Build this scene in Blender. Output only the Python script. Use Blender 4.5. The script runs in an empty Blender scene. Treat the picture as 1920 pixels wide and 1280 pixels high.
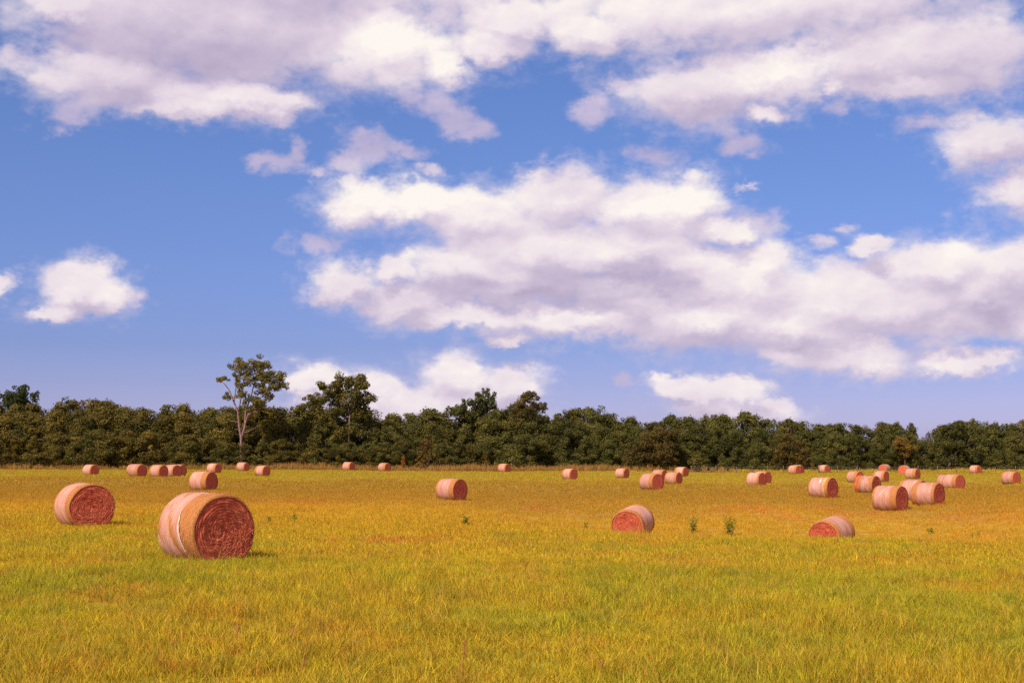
import bpy, math, random
import numpy as np
from mathutils import Vector, Matrix

random.seed(7)
rng = np.random.default_rng(11)
SC = bpy.context.scene
COL = SC.collection
R = math.radians

# ------------------------------------------------------------------ camera
F = 2667.0                      # focal length in pixels of a 1920 wide frame (50 mm on 36 mm)
CX, CY, HOR = 960.0, 640.0, 862.0
PITCH = math.atan((HOR - CY) / F)
CAMZ = 2.29
cam_data = bpy.data.cameras.new('camera')
cam_data.lens = 50.0
cam_data.sensor_width = 36.0
cam_data.clip_start = 0.1
cam_data.clip_end = 20000.0
cam = bpy.data.objects.new('camera', cam_data)
COL.objects.link(cam)
cam.location = (0, 0, CAMZ)
cam.rotation_euler = (math.pi / 2 + PITCH, 0, 0)
SC.camera = cam

# ------------------------------------------------------------------ light and exposure
SUN_AZ = R(-144)                # measured from +Y towards +X: the sun stands behind the camera to the left
SUN_EL = R(45)
EXPOSURE = 0.32
WORLD_SCALE = 0.80               # sky radiance, so that the sky shows as photographed at this exposure
sun_data = bpy.data.lights.new('sun', 'SUN')
sun_data.energy = 4.6
sun_data.angle = R(4.0)
sun_data.color = (1.0, 0.86, 0.68)
sun = bpy.data.objects.new('sun', sun_data)
COL.objects.link(sun)
sdir = Vector((math.sin(SUN_AZ) * math.cos(SUN_EL), math.cos(SUN_AZ) * math.cos(SUN_EL), math.sin(SUN_EL)))
sun.rotation_euler = sdir.to_track_quat('Z', 'Y').to_euler()
sun.location = (0, 0, 50)

vs = SC.view_settings
vs.view_transform = 'Standard'
vs.look = 'None'
vs.gamma = 1.0
vs.exposure = EXPOSURE
vs.use_curve_mapping = False
SC.render.engine = 'CYCLES'
cy = SC.cycles
cy.max_bounces = 5
cy.diffuse_bounces = 3
cy.glossy_bounces = 2
cy.transmission_bounces = 3
cy.transparent_max_bounces = 6
cy.caustics_reflective = False
cy.caustics_refractive = False
cy.use_denoising = False
cy.sample_clamp_indirect = 4.0


def ray(px, py):
    c, s = math.cos(PITCH), math.sin(PITCH)
    u, v = (px - CX) / F, (CY - py) / F
    return np.array([u, c - s * v, s + c * v])


def azel(px, py):
    d = ray(px, py)
    return math.atan2(d[0], d[1]), math.atan2(d[2], math.hypot(d[0], d[1]))


# ------------------------------------------------------------------ node helpers
def sock(nt, inp, v):
    if v is None:
        return
    if isinstance(v, bpy.types.NodeSocket):
        nt.links.new(v, inp)
    elif isinstance(v, (tuple, list)) and inp.type == 'RGBA' and len(v) == 3:
        inp.default_value = (*v, 1.0)
    else:
        inp.default_value = v


def M(nt, op, a, b=None, c=None, clamp=False):
    n = nt.nodes.new('ShaderNodeMath')
    n.operation = op
    n.use_clamp = clamp
    for i, v in enumerate((a, b, c)):
        sock(nt, n.inputs[i], v)
    return n.outputs[0]


def V(nt, op, a, b=None, c=None, scale=None):
    n = nt.nodes.new('ShaderNodeVectorMath')
    n.operation = op
    for i, v in enumerate((a, b, c)):
        sock(nt, n.inputs[i], v)
    if scale is not None:
        sock(nt, n.inputs['Scale'], scale)
    return n.outputs['Value'] if op in ('LENGTH', 'DOT_PRODUCT', 'DISTANCE') else n.outputs['Vector']


def NOISE(nt, vec, scale, detail=2.0, rough=0.5, color=False, lac=2.0):
    n = nt.nodes.new('ShaderNodeTexNoise')
    n.noise_dimensions = '3D'
    sock(nt, n.inputs['Vector'], vec)
    n.inputs['Scale'].default_value = scale
    n.inputs['Detail'].default_value = detail
    n.inputs['Roughness'].default_value = rough
    n.inputs['Lacunarity'].default_value = lac
    return n.outputs['Color'] if color else n.outputs[0]


def MIX(nt, fac, a, b, blend='MIX'):
    n = nt.nodes.new('ShaderNodeMix')
    n.data_type = 'RGBA'
    n.blend_type = blend
    sock(nt, n.inputs[0], fac)
    sock(nt, n.inputs[6], a)
    sock(nt, n.inputs[7], b)
    return n.outputs[2]


def SMOOTH(nt, x, lo, hi, a=0.0, b=1.0, kind='SMOOTHSTEP'):
    n = nt.nodes.new('ShaderNodeMapRange')
    n.interpolation_type = kind
    n.clamp = True if kind == 'LINEAR' else n.clamp
    sock(nt, n.inputs[0], x)
    for i, v in enumerate((lo, hi, a, b)):
        sock(nt, n.inputs[1 + i], v)
    return n.outputs[0]


def RAMP(nt, x, stops):
    n = nt.nodes.new('ShaderNodeValToRGB')
    el = n.color_ramp.elements
    while len(el) < len(stops):
        el.new(0.5)
    for e, (p, c) in zip(el, stops):
        e.position = p
        e.color = (*c, 1.0)
    sock(nt, n.inputs[0], x)
    return n.outputs[0]


# ------------------------------------------------------------------ sky with cumulus (world)
DENSE = [  # cx, cy, rx, ry in reference pixels, turned into azimuth and elevation
    (400, 50, 380, 120), (730, 90, 150, 85), (200, 140, 190, 60), (450, 185, 130, 45), (525, 200, 65, 42),
    (300, 175, 120, 40), (130, 15, 90, 45), (600, -50, 420, 110), (930, 75, 100, 40),
    (1400, 10, 470, 90), (1750, 95, 240, 85), (1310, 165, 150, 75), (1450, 140, 125, 65), (1560, 160, 35, 18),
    (1425, 215, 50, 25), (1110, 50, 120, 55), (1850, 265, 100, 58), (1915, 355, 70, 55),
    (690, 390, 100, 48), (800, 385, 95, 45), (900, 415, 140, 65), (1060, 370, 110, 65), (1180, 395, 150, 62),
    (1290, 390, 90, 58), (1345, 432, 70, 30), (1000, 470, 230, 75), (1170, 470, 180, 70), (960, 545, 200, 45),
    (1140, 545, 160, 40), (650, 530, 80, 42), (770, 565, 90, 42), (735, 505, 45, 32),
    (900, 595, 170, 30), (1080, 608, 220, 38), (1300, 595, 190, 65), (1430, 530, 115, 72), (1500, 605, 170, 75),
    (1440, 490, 55, 45), (1770, 505, 150, 62), (1890, 510, 120, 68), (1650, 575, 115, 45), (1645, 462, 50, 22),
    (1600, 655, 115, 45), (1480, 655, 80, 28), (1800, 675, 100, 26), (1770, 605, 170, 34), (1935, 600, 90, 45),
    (945, 640, 38, 14), (1330, 530, 170, 55), (960, 520, 200, 55), (1370, 440, 60, 34), (1200, 575, 200, 40), (1850, 560, 140, 60), (1570, 560, 200, 75), (1720, 575, 220, 70), (965, 35, 110, 50), (1620, 110, 190, 60), (1700, 150, 190, 34),
    (830, 120, 60, 42), (880, 500, 170, 60), (1280, 500, 160, 40), (330, 205, 150, 26),
    (600, 718, 90, 32), (690, 728, 95, 40), (860, 705, 82, 50), (955, 722, 62, 42), (780, 750, 150, 38), (550, 730, 50, 30), (720, 765, 190, 42), (890, 755, 120, 45),
    (1330, 738, 90, 34), (1395, 728, 60, 30), (1440, 757, 58, 26), (1268, 722, 50, 18), (1375, 768, 115, 26),
    (150, 538, 78, 46), (185, 560, 62, 38), (105, 580, 50, 20), (-8, 540, 34, 20),
]
WISP = [
    (60, 105, 75, 50), (900, 20, 120, 40), (1180, 150, 42, 22), (1125, 200, 50, 34), (1590, 198, 40, 20),
    (1730, 230, 48, 22), (775, 190, 45, 26), (820, 198, 50, 30), (860, 222, 46, 30), (895, 250, 40, 28), (490, 305, 42, 20), (530, 312, 50, 30), (562, 288, 26, 28), (590, 332, 46, 20),
    (650, 312, 52, 30), (700, 284, 76, 38), (765, 284, 56, 24), (672, 345, 36, 22), (830, 325, 35, 15), (1225, 290, 55, 34), (1390, 280, 75, 30),
    (1410, 352, 35, 8), (575, 465, 45, 26), (135, 205, 42, 38), (115, 240, 22, 22), (1450, 420, 60, 40), (1560, 455, 38, 16),
    (1590, 430, 30, 14), (245, 560, 30, 18), (1155, 718, 34, 13), (1020, 320, 60, 34), (1600, 510, 80, 40), (310, 690, 1, 1),
]
world = bpy.data.worlds.new('World')
SC.world = world
world.use_nodes = True
wt = world.node_tree
wt.nodes.clear()
world.cycles.sampling_method = 'MANUAL'
world.cycles.sample_map_resolution = 256


SHADE = [  # thicker, greyer bodies (negative) and sunlit heads (positive)
    (330, 60, 300, 110, -0.30), (200, 140, 160, 60, -0.12), (745, 95, 150, 90, 0.34), (1150, 545, 230, 50, -0.42), (930, 560, 190, 45, -0.22),
    (760, 375, 190, 50, 0.30), (1290, 385, 110, 60, 0.16), (1170, 425, 160, 40, 0.16), (1480, 130, 110, 60, 0.2),
    (1300, 205, 150, 45, -0.2), (1720, 70, 260, 60, -0.12), (1560, 120, 120, 40, -0.12), (1850, 590, 170, 40, -0.3), (1480, 640, 220, 40, -0.16),
    (1320, 575, 90, 50, 0.14), (1080, 380, 260, 60, 0.12), (1420, 540, 120, 60, 0.10), (1450, 590, 160, 40, 0.06), (1400, 40, 300, 60, 0.06), (1790, 480, 170, 50, 0.1), (1870, 280, 110, 60, -0.12), (690, 760, 170, 40, -0.15), (870, 690, 100, 40, 0.1),
    (1360, 765, 130, 25, -0.2), (1000, 600, 200, 30, 0.08), (760, 555, 100, 50, -0.05), (1060, 340, 60, 40, -0.1), (1200, 30, 160, 60, 0.08),
    (160, 585, 80, 25, -0.12), (170, 530, 70, 30, 0.12),
]


def cloud_group(name, box, dz):
    """Distance to the nearest cloud body, at P and at P moved towards the sun, for one tile of the sky."""
    g = bpy.data.node_groups.new(name, 'ShaderNodeTree')
    g.interface.new_socket('P', in_out='INPUT', socket_type='NodeSocketVector')
    for o in ('Dense', 'Sunward', 'Wisp', 'Bias'):
        g.interface.new_socket(o, in_out='OUTPUT', socket_type='NodeSocketFloat')
    gi = g.nodes.new('NodeGroupInput')
    go = g.nodes.new('NodeGroupOutput')

    def near(cx, cyy, rx, ry, k):
        x0, x1, y0, y1 = box
        return x0 - k * rx < cx < x1 + k * rx and y0 - k * ry < cyy < y1 + k * ry

    def union(vec, lst, sm):
        acc = None
        for (cx, cyy, rx, ry) in lst:
            if not near(cx, cyy, rx + 30, ry + 30, 1.6):
                continue
            a, e = azel(cx, cyy)
            s = (F / rx, F / ry, 0.0)
            o = (-a * s[0], -e * s[1], 0.0)
            L = V(g, 'LENGTH', V(g, 'MULTIPLY_ADD', vec, s, o))
            acc = L if acc is None else M(g, 'SMOOTH_MIN', acc, L, sm)
        return acc
    p0 = gi.outputs[0]
    p1 = V(g, 'ADD', p0, dz)
    res = [union(p0, DENSE, 0.24), union(p1, DENSE, 0.24), union(p0, WISP, 0.2)]
    bias = None
    for (cx, cyy, rx, ry, w) in SHADE:
        if not near(cx, cyy, rx, ry, 1.6):
            continue
        a, e = azel(cx, cyy)
        s = (F / rx / 1.3, F / ry / 1.3, 0.0)
        L = V(g, 'LENGTH', V(g, 'MULTIPLY_ADD', p0, s, (-a * s[0], -e * s[1], 0.0)))
        b = SMOOTH(g, L, 1.0, 0.1, 0.0, w)
        bias = b if bias is None else M(g, 'ADD', bias, b)
    for k, r in enumerate(res + [bias]):
        if r is None:
            go.inputs[k].default_value = 0.0 if k == 3 else 9.0
        else:
            g.links.new(r, go.inputs[k])
    return g


def build_world():
    nt = wt
    out = nt.nodes.new('ShaderNodeOutputWorld')
    tc = nt.nodes.new('ShaderNodeTexCoord')
    d = tc.outputs['Generated']
    sep = nt.nodes.new('ShaderNodeSeparateXYZ')
    nt.links.new(d, sep.inputs[0])
    x, y, z = sep.outputs
    az = M(nt, 'ARCTAN2', x, y)
    el = M(nt, 'ARCSINE', M(nt, 'MINIMUM', M(nt, 'MAXIMUM', z, -1.0), 1.0))
    comb = nt.nodes.new('ShaderNodeCombineXYZ')
    nt.links.new(az, comb.inputs[0])
    nt.links.new(el, comb.inputs[1])
    q = comb.outputs[0]
    p = V(nt, 'MULTIPLY', d, (1.0, 1.0, 1.5))
    w2 = V(nt, 'SUBTRACT', NOISE(nt, p, 42.0, 6.0, 0.64, True), (0.5, 0.5, 0.5))
    # clear sky
    sky = nt.nodes.new('ShaderNodeTexSky')
    sky.sky_type = 'NISHITA'
    sky.sun_disc = False
    sky.sun_elevation = SUN_EL
    sky.sun_rotation = SUN_AZ
    sky.air_density = 1.0
    sky.dust_density = 1.0
    sky.ozone_density = 2.0
    clear = V(nt, 'SCALE', sky.outputs[0], scale=0.1)
    tint = RAMP(nt, SMOOTH(nt, el, 0.0, 0.42, kind='LINEAR'), SKY_TINT)
    clear = V(nt, 'MULTIPLY', clear, tint)

    # relief of the billows, shared by every cloud
    n0 = NOISE(nt, p, 30.0, 8.0, 0.60)
    nb = M(nt, 'SUBTRACT', n0, 0.5)
    m0 = NOISE(nt, p, 24.0, 4.0, 0.5)
    m1 = NOISE(nt, V(nt, 'ADD', p, (-0.005, 0.0, 0.012)), 24.0, 3.0, 0.5)
    rel = M(nt, 'SUBTRACT', m0, m1)
    f0 = NOISE(nt, p, 75.0, 4.0, 0.6)
    f1 = NOISE(nt, V(nt, 'ADD', p, (-0.002, 0.0, 0.0045)), 75.0, 3.0, 0.6)
    rel = M(nt, 'MULTIPLY_ADD', M(nt, 'SUBTRACT', f0, f1), 0.25, rel)
    def VORO(vec):
        n = nt.nodes.new('ShaderNodeTexVoronoi')
        n.feature = 'F1'
        n.normalize = True
        nt.links.new(vec, n.inputs['Vector'])
        n.inputs['Scale'].default_value = 34.0
        n.inputs['Detail'].default_value = 1.6
        n.inputs['Roughness'].default_value = 0.5
        return n.outputs['Distance']
    pv = V(nt, 'MULTIPLY_ADD', w2, (0.02, 0.02, 0.02), p)
    v0 = VORO(pv)
    v1 = VORO(V(nt, 'ADD', pv, (-0.003, 0.0, 0.007)))
    puff = M(nt, 'SUBTRACT', 0.30, v0)
    rel = M(nt, 'MULTIPLY_ADD', M(nt, 'SUBTRACT', v1, v0), 0.42, rel)
    nb = M(nt, 'MULTIPLY_ADD', puff, 0.75, nb)
    big = NOISE(nt, p, 7.0, 1.0, 0.5)

    fine = M(nt, 'SUBTRACT', f0, 0.5)

    def shade(L0, L1, W0, bias, nb=nb, rel=rel, big=big, fine=fine):
        dens = M(nt, 'MULTIPLY_ADD', nb, 1.05, M(nt, 'SUBTRACT', 1.0, L0))
        alpha = SMOOTH(nt, dens, -0.14, 0.46)
        sL = M(nt, 'MINIMUM', M(nt, 'MAXIMUM', M(nt, 'SUBTRACT', L1, L0), -0.36), 0.32)
        s = M(nt, 'MULTIPLY_ADD', sL, 0.66, 0.40)
        s = M(nt, 'MULTIPLY_ADD', rel, 0.52, s)
        s = M(nt, 'MULTIPLY_ADD', nb, 0.10, s)
        s = M(nt, 'MULTIPLY_ADD', big, 0.4, s)
        if bias is not None:
            s = M(nt, 'ADD', s, bias)
        cloud = RAMP(nt, s, [(0.0, (0.47, 0.395, 0.56)), (0.3, (0.60, 0.51, 0.655)), (0.58, (0.755, 0.655, 0.755)),
                             (0.84, (0.89, 0.80, 0.83)), (1.0, (0.99, 0.92, 0.87))])
        c = clear
        if W0 is not None:
            densw = M(nt, 'MULTIPLY_ADD', nb, 2.2, M(nt, 'SUBTRACT', 1.0, W0))
            alphaw = M(nt, 'MULTIPLY', SMOOTH(nt, densw, -0.15, 0.9), 0.88)
            wispc = RAMP(nt, s, [(0.0, (0.45, 0.40, 0.60)), (0.6, (0.60, 0.52, 0.70)), (1.0, (0.80, 0.70, 0.79))])
            c = MIX(nt, alphaw, c, wispc)
        halo = M(nt, 'MULTIPLY', SMOOTH(nt, M(nt, 'MULTIPLY_ADD', fine, 1.5, dens), -0.55, 0.25), 0.32)
        c = MIX(nt, halo, c, RAMP(nt, s, [(0.0, (0.50, 0.44, 0.64)), (1.0, (0.84, 0.75, 0.83))]))
        c = MIX(nt, alpha, c, cloud)
        b = nt.nodes.new('ShaderNodeBackground')
        nt.links.new(c, b.inputs[0])
        b.inputs[1].default_value = WORLD_SCALE
        return b.outputs[0]

    # the cumulus goes on round the whole sky beyond the frame
    def elsewhere(vec3):
        return M(nt, 'MULTIPLY_ADD', NOISE(nt, vec3, 4.2, 3.0, 0.55), -5.0, 3.55)
    pw = p
    m_az = SMOOTH(nt, M(nt, 'ABSOLUTE', az), 0.38, 0.46)
    m_el = SMOOTH(nt, el, 0.35, 0.43)
    off = M(nt, 'MULTIPLY', M(nt, 'SUBTRACT', 1.0, M(nt, 'MAXIMUM', m_az, m_el)), 4.0)
    G0 = M(nt, 'ADD', elsewhere(pw), off)
    G1 = M(nt, 'ADD', elsewhere(V(nt, 'ADD', pw, (-0.012, 0.0, 0.03))), off)

    w1 = V(nt, 'SUBTRACT', NOISE(nt, p, 11.0, 2.0, 0.5, True), (0.5, 0.5, 0.5))
    qw = V(nt, 'MULTIPLY_ADD', w1, (0.035, 0.022, 0.0), q)
    qw = V(nt, 'MULTIPLY_ADD', w2, (0.030, 0.026, 0.0), qw)
    xs = [-160, 330, 660, 960, 1280, 1600, 2080]
    ys = [-160, 250, 480, 900]

    def mixsh(fac, a, b):
        n = nt.nodes.new('ShaderNodeMixShader')
        nt.links.new(fac, n.inputs[0])
        nt.links.new(a, n.inputs[1])
        nt.links.new(b, n.inputs[2])
        return n.outputs[0]
    rows = []
    for j in range(len(ys) - 1):
        cells = []
        for i in range(len(xs) - 1):
            g = cloud_group('cloud_tile', (xs[i] - 10, xs[i + 1] + 10, ys[j] - 30, ys[j + 1] + 30), (-0.006, 0.014, 0.0))
            n = nt.nodes.new('ShaderNodeGroup')
            n.node_tree = g
            nt.links.new(qw, n.inputs[0])
            cells.append(shade(*n.outputs[:4]))
        acc = cells[0]
        for i in range(1, len(cells)):
            acc = mixsh(M(nt, 'GREATER_THAN', az, azel(xs[i], 600)[0]), acc, cells[i])
        rows.append(acc)
    acc = rows[0]
    for j in range(1, len(rows)):
        acc = mixsh(M(nt, 'LESS_THAN', el, azel(960, ys[j])[1]), acc, rows[j])
    out_m = M(nt, 'MAXIMUM', M(nt, 'GREATER_THAN', M(nt, 'ABSOLUTE', az), 0.395), M(nt, 'GREATER_THAN', el, 0.36))
    o0 = NOISE(nt, p, 22.0, 4.0, 0.6)
    onb = M(nt, 'SUBTRACT', o0, 0.5)
    orel = M(nt, 'SUBTRACT', o0, NOISE(nt, V(nt, 'ADD', p, (-0.005, 0.0, 0.012)), 22.0, 3.0, 0.6))
    acc = mixsh(out_m, acc, shade(G0, G1, None, None, onb, orel, 0.5, onb))
    nt.links.new(acc, out.inputs[0])


SKY_TINT = [(0.0, (1.12, 1.0, 1.85)), (0.126, (0.75, 0.72, 1.32)), (0.19, (0.62, 0.65, 1.17)),
            (0.45, (0.65, 0.745, 1.19)), (0.7, (0.66, 0.79, 1.22)), (1.0, (0.64, 0.78, 1.2))]
build_world()

# ------------------------------------------------------------------ bales measured in the photograph
# x0, split between side and end face, x1, top, bottom, which way the end face looks, label
BALES = [
    (297, 362, 477, 922, 1047, 'R', 'largest hay bale nearest the camera, with torn white net on its side'),
    (103, 131, 215, 908, 982, 'R', 'large hay bale at far left of field, red spiral end facing camera'),
    (1145, 1205, 1227, 942, 1008, 'L', 'bale with sunlit orange-red end turned left, alone near the leafy weeds'),
    (1517, 1574, 1604, 965, 1033, 'L', 'bale half sunk behind a grassy rise, lower half of its orange end hidden'),
    (160, 175, 192, 871.5, 890.5, 'R', 'small distant bale standing alone, leftmost along the tree line'),
    (242, 258, 274, 868, 889.5, 'R', 'distant bale mostly hidden behind another, left of the row of three'),
    (245, 262, 281, 871, 892, 'R', 'front bale of the overlapping pair above the large far left bale'),
    (284, 303, 321, 873, 894.5, 'R', 'leftmost bale in the tight row of three overlapping distant bales'),
    (310, 328, 346, 872, 892.5, 'R', 'middle bale in the tight row of three overlapping distant bales'),
    (322, 340, 355, 872, 891.5, 'R', 'rightmost bale in the tight row of three, mostly hidden'),
    (359, 390, 413, 885, 918, 'R', 'bale directly behind and above the largest foreground bale'),
    (391, 407, 420, 866, 884, 'R', 'distant bale against the trees, left of the pale forked trunk'),
    (446, 461, 472, 866, 882, 'R', 'distant bale against the trees right below the pale forked trunk'),
    (480, 496, 511, 877, 893, 'R', 'small distant bale on the grass just right of the pale forked trunk'),
    (644, 657, 668, 867, 882, 'R', 'left of two tiny bales sitting in the dry grass edge'),
    (710, 723, 735, 867, 882.7, 'R', 'right of two tiny bales sitting in the dry grass edge'),
    (817, 850, 878, 895, 935.5, 'R', 'solitary mid-field bale near picture centre, pale net and dark maroon end'),
    (933, 947, 958, 872, 887, 'R', 'tiny distant bale beyond and right of the solitary mid-field bale'),
    (1051, 1068, 1083, 879, 898.6, 'R', 'distant bale alone on open grass right of centre'),
    (1151, 1168, 1179, 875, 896, 'R', 'distant bale just left of the cluster of four bales'),
    (1195, 1220, 1244, 888, 917, 'R', 'nearest and lowest bale in the cluster of four right of centre'),
    (1220, 1238, 1250, 879.7, 899, 'R', 'back bale of the cluster of four, peeking over the nearest'),
    (1243, 1265, 1278, 882, 906, 'R', 'second largest bale in the cluster of four right of centre'),
    (1262, 1278, 1289, 880, 900, 'R', 'rightmost bale of the cluster of four, almost hidden'),
    (1395, 1418, 1434, 884.5, 909.6, 'R', 'front bale of the touching pair left of the upright mid-field bales'),
    (1409, 1429, 1443, 882.6, 906.7, 'R', 'rear bale of the touching pair, only its dark end showing'),
    (1473, 1488, 1500, 872, 888, 'R', 'rear bale of the small far pair under the brown conical cedar'),
    (1480, 1495, 1504, 875, 892, 'R', 'front bale of the small far pair under the brown conical cedar'),
    (1529, 1542, 1553, 872.5, 886, 'R', 'tiny bale at the far field edge right of the cedar'),
    (1510, 1545, 1567, 895, 930, 'R', 'bale with white patch and yellow stripe on its net, right of centre'),
    (1582, 1600, 1615, 882, 903, 'R', 'bale just behind the one with the frayed red left end'),
    (1597, 1629, 1647, 892, 923, 'R', 'bale with frayed red hay bulging from its left end'),
    (1631, 1651, 1662, 882, 902, 'R', 'bale behind the gap between the frayed bale and the big front bale'),
    (1642, 1657, 1665, 873, 886, 'L', 'tiny far bale with lit orange end, left of the dark bush'),
    (1678, 1695, 1702, 873, 887, 'L', 'tiny far bale with lit orange end, right of the dark bush'),
    (1691, 1710, 1720, 882, 901, 'R', 'bale in front of the right lit-end bale, above the end-to-end pair'),
    (1629, 1672, 1696, 909, 957.4, 'R', 'big front bale of the right-hand group with diagonal pale net stripe'),
    (1677, 1714, 1735, 898, 938, 'R', 'rear of two bales lying end to end, behind the big front bale'),
    (1701, 1743, 1765, 901, 943, 'R', 'front of two bales lying end to end, dark red end facing right'),
    (1749, 1775, 1790, 885.7, 912, 'R', 'rear bale of the overlapping pair beside the end-to-end bales'),
    (1760, 1784, 1803, 891, 919, 'R', 'front bale of the overlapping pair beside the end-to-end bales'),
    (1811, 1825, 1835, 875, 890, 'R', 'tiny far bale near the fence at right'),
    (1870, 1891, 1906, 883.5, 907.5, 'R', 'bale standing alone nearest the right edge of the picture'),
    (1916, 1931, 1942, 878, 892, 'R', 'tiny bale cut off by the right edge of the picture'),
]
BW, BH, BL = 1.66, 1.50, 1.60


def bale_pose(b):
    x0, xs, x1, yt, yb, side, _ = b
    face, flank = (x1 - xs, xs - x0) if side == 'R' else (xs - x0, x1 - xs)
    th = math.atan2(flank / BL, face / BW)
    D = F * (BW * math.cos(th) + BL * math.sin(th)) / (x1 - x0)
    return th, D


ctrl = []
for b in BALES:
    th, D = bale_pose(b)
    r = ray((b[0] + b[2]) / 2, b[4])
    t = D / r[1]
    p = r * t
    ctrl.append((math.atan2(p[0], p[1]), math.log(math.hypot(p[0], p[1])), CAMZ + p[2] - 0.06))
for px in (-200, 100, 400, 700, 1000, 1300, 1600, 1900, 2100):
    a = math.atan((px - CX) / F)
    ctrl.append((a, math.log(14.0), 0.0))
    ctrl.append((a, math.log(19.0), -0.01))
    ctrl.append((a, math.log(26.0), -0.03 - 0.12 * max(0, px - 1000) / 900))
    ctrl.append((a, math.log(10.0), 0.0))
    ctrl.append((a, math.log(225.0), 0.35))
    if px not in (1300, 1600):
        ctrl.append((a, math.log(36.0), -0.05 - 0.25 * max(0, px - 700) / 1200))
        ctrl.append((a, math.log(48.0), -0.08 - 0.45 * max(0, px - 500) / 1400))
    ctrl.append((a, math.log(275.0), 0.55 - 0.25 * px / 1920))
    ctrl.append((a, math.log(320.0), 0.6))
for px, D, zz in ((1560, 52, -0.60), (1650, 52, -0.66), (1470, 52, -0.62), (1180, 54, -0.58), (1280, 53, -0.6), (1560, 40, -0.42), (1200, 42, -0.36), (1380, 68, -1.3), (1560, 75, -1.5), (700, 60, -0.2), (1000, 60, -0.45), (500, 110, -0.2)):
    ctrl.append((math.atan((px - CX) / F), math.log(D), zz))
ctrl = np.array(ctrl)
KA, KB = 0.085, 0.21


def kern(A, B):
    da = (A[:, None, 0] - B[None, :, 0]) / KA
    db = (A[:, None, 1] - B[None, :, 1]) / KB
    return np.exp(-0.5 * (da * da + db * db))


def base_z(lnD):
    return 0.55 * np.clip((lnD - math.log(120)) / (math.log(300) - math.log(120)), 0, 1)


_w = np.linalg.solve(kern(ctrl, ctrl) + 0.02 * np.eye(len(ctrl)), ctrl[:, 2] - base_z(ctrl[:, 1]))


def terrain(x, y):
    x = np.atleast_1d(np.asarray(x, float))
    y = np.atleast_1d(np.asarray(y, float))
    a = np.arctan2(x, y)
    l = np.log(np.maximum(np.hypot(x, y), 0.5))
    out = np.empty(len(x))
    for i in range(0, len(x), 20000):
        out[i:i + 20000] = kern(np.stack([a[i:i + 20000], l[i:i + 20000]], 1), ctrl) @ _w
    return out + base_z(l)


def tz(x, y):
    return float(terrain(x, y)[0])


def at(px, D):
    """Ground point in the column px of the photograph, D metres ahead."""
    x = (px - CX) / F * D / math.cos(PITCH)
    return x, D, tz(x, D)


def height_at(py, px, D):
    """World height of the picture row py at depth D."""
    r = ray(px, py)
    return CAMZ + r[2] * D / r[1]


# ------------------------------------------------------------------ value noise in numpy (for plant placement)
_perm = rng.random((256, 256))


def vnoise(x, y):
    xi = np.floor(x).astype(int)
    yi = np.floor(y).astype(int)
    fx, fy = x - xi, y - yi
    fx = fx * fx * (3 - 2 * fx)
    fy = fy * fy * (3 - 2 * fy)
    g = lambda i, j: _perm[(xi + i) & 255, (yi + j) & 255]
    return (g(0, 0) * (1 - fx) + g(1, 0) * fx) * (1 - fy) + (g(0, 1) * (1 - fx) + g(1, 1) * fx) * fy


def fbm(x, y, o=4):
    s, a, t = 0.0, 1.0, 0.0
    for k in range(o):
        s = s + a * vnoise(x * 2 ** k + 17.3 * k, y * 2 ** k + 5.1 * k)
        t += a
        a *= 0.5
    return s / t


# ------------------------------------------------------------------ object helpers
def tag(o, label=None, cat=None, group=None, kind=None):
    if label:
        o['label'] = label
    if cat:
        o['category'] = cat
    if group:
        o['group'] = group
    if kind:
        o['kind'] = kind
    return o


def mesh(name, verts, faces, mat=None, smooth=False, attrs=None):
    me = bpy.data.meshes.new(name)
    if isinstance(verts, np.ndarray):
        verts = verts.tolist()
    if isinstance(faces, np.ndarray):
        faces = faces.tolist()
    me.from_pydata(verts, [], faces)
    if smooth and len(me.polygons):
        me.polygons.foreach_set('use_smooth', np.ones(len(me.polygons), bool))
    for k, (typ, dom, arr) in (attrs or {}).items():
        at_ = me.attributes.new(k, typ, dom)
        at_.data.foreach_set('color' if 'COLOR' in typ else ('vector' if 'VECTOR' in typ else 'value'), np.asarray(arr, float).ravel() if typ != 'INT' else np.asarray(arr, np.int32))
    if mat:
        me.materials.append(mat)
    me.update()
    return me


def obj(name, me, parent=None, loc=(0, 0, 0), rotz=0.0):
    o = bpy.data.objects.new(name, me)
    COL.objects.link(o)
    o.parent = parent
    o.location = loc
    o.rotation_euler = (0, 0, rotz)
    return o


class Tube:
    """Collects tapered tubes and ribbons into one mesh."""
    def __init__(self):
        self.v, self.f = [], []

    def path(self, pts, rads, n=7):
        base = len(self.v)
        pts = [Vector(p) for p in pts]
        for i, p in enumerate(pts):
            t = (pts[min(i + 1, len(pts) - 1)] - pts[max(i - 1, 0)]).normalized()
            a = t.cross(Vector((0.3, 0.9, 0.1))).normalized()
            b = t.cross(a)
            for k in range(n):
                an = 2 * math.pi * k / n
                self.v.append(tuple(p + rads[i] * (math.cos(an) * a + math.sin(an) * b)))
        for i in range(len(pts) - 1):
            for k in range(n):
                k2 = (k + 1) % n
                self.f.append((base + i * n + k, base + i * n + k2, base + (i + 1) * n + k2, base + (i + 1) * n + k))
        self.f.append(tuple(base + (len(pts) - 1) * n + k for k in range(n)))

    def build(self, name, mat):
        return mesh(name, self.v, self.f, mat, True)


# ------------------------------------------------------------------ materials
def new_mat(name):
    m = bpy.data.materials.new(name)
    m.use_nodes = True
    nt = m.node_tree
    bs = nt.nodes['Principled BSDF']
    bs.inputs['Roughness'].default_value = 0.85
    bs.inputs['Specular IOR Level'].default_value = 0.15
    return m, nt, bs


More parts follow.
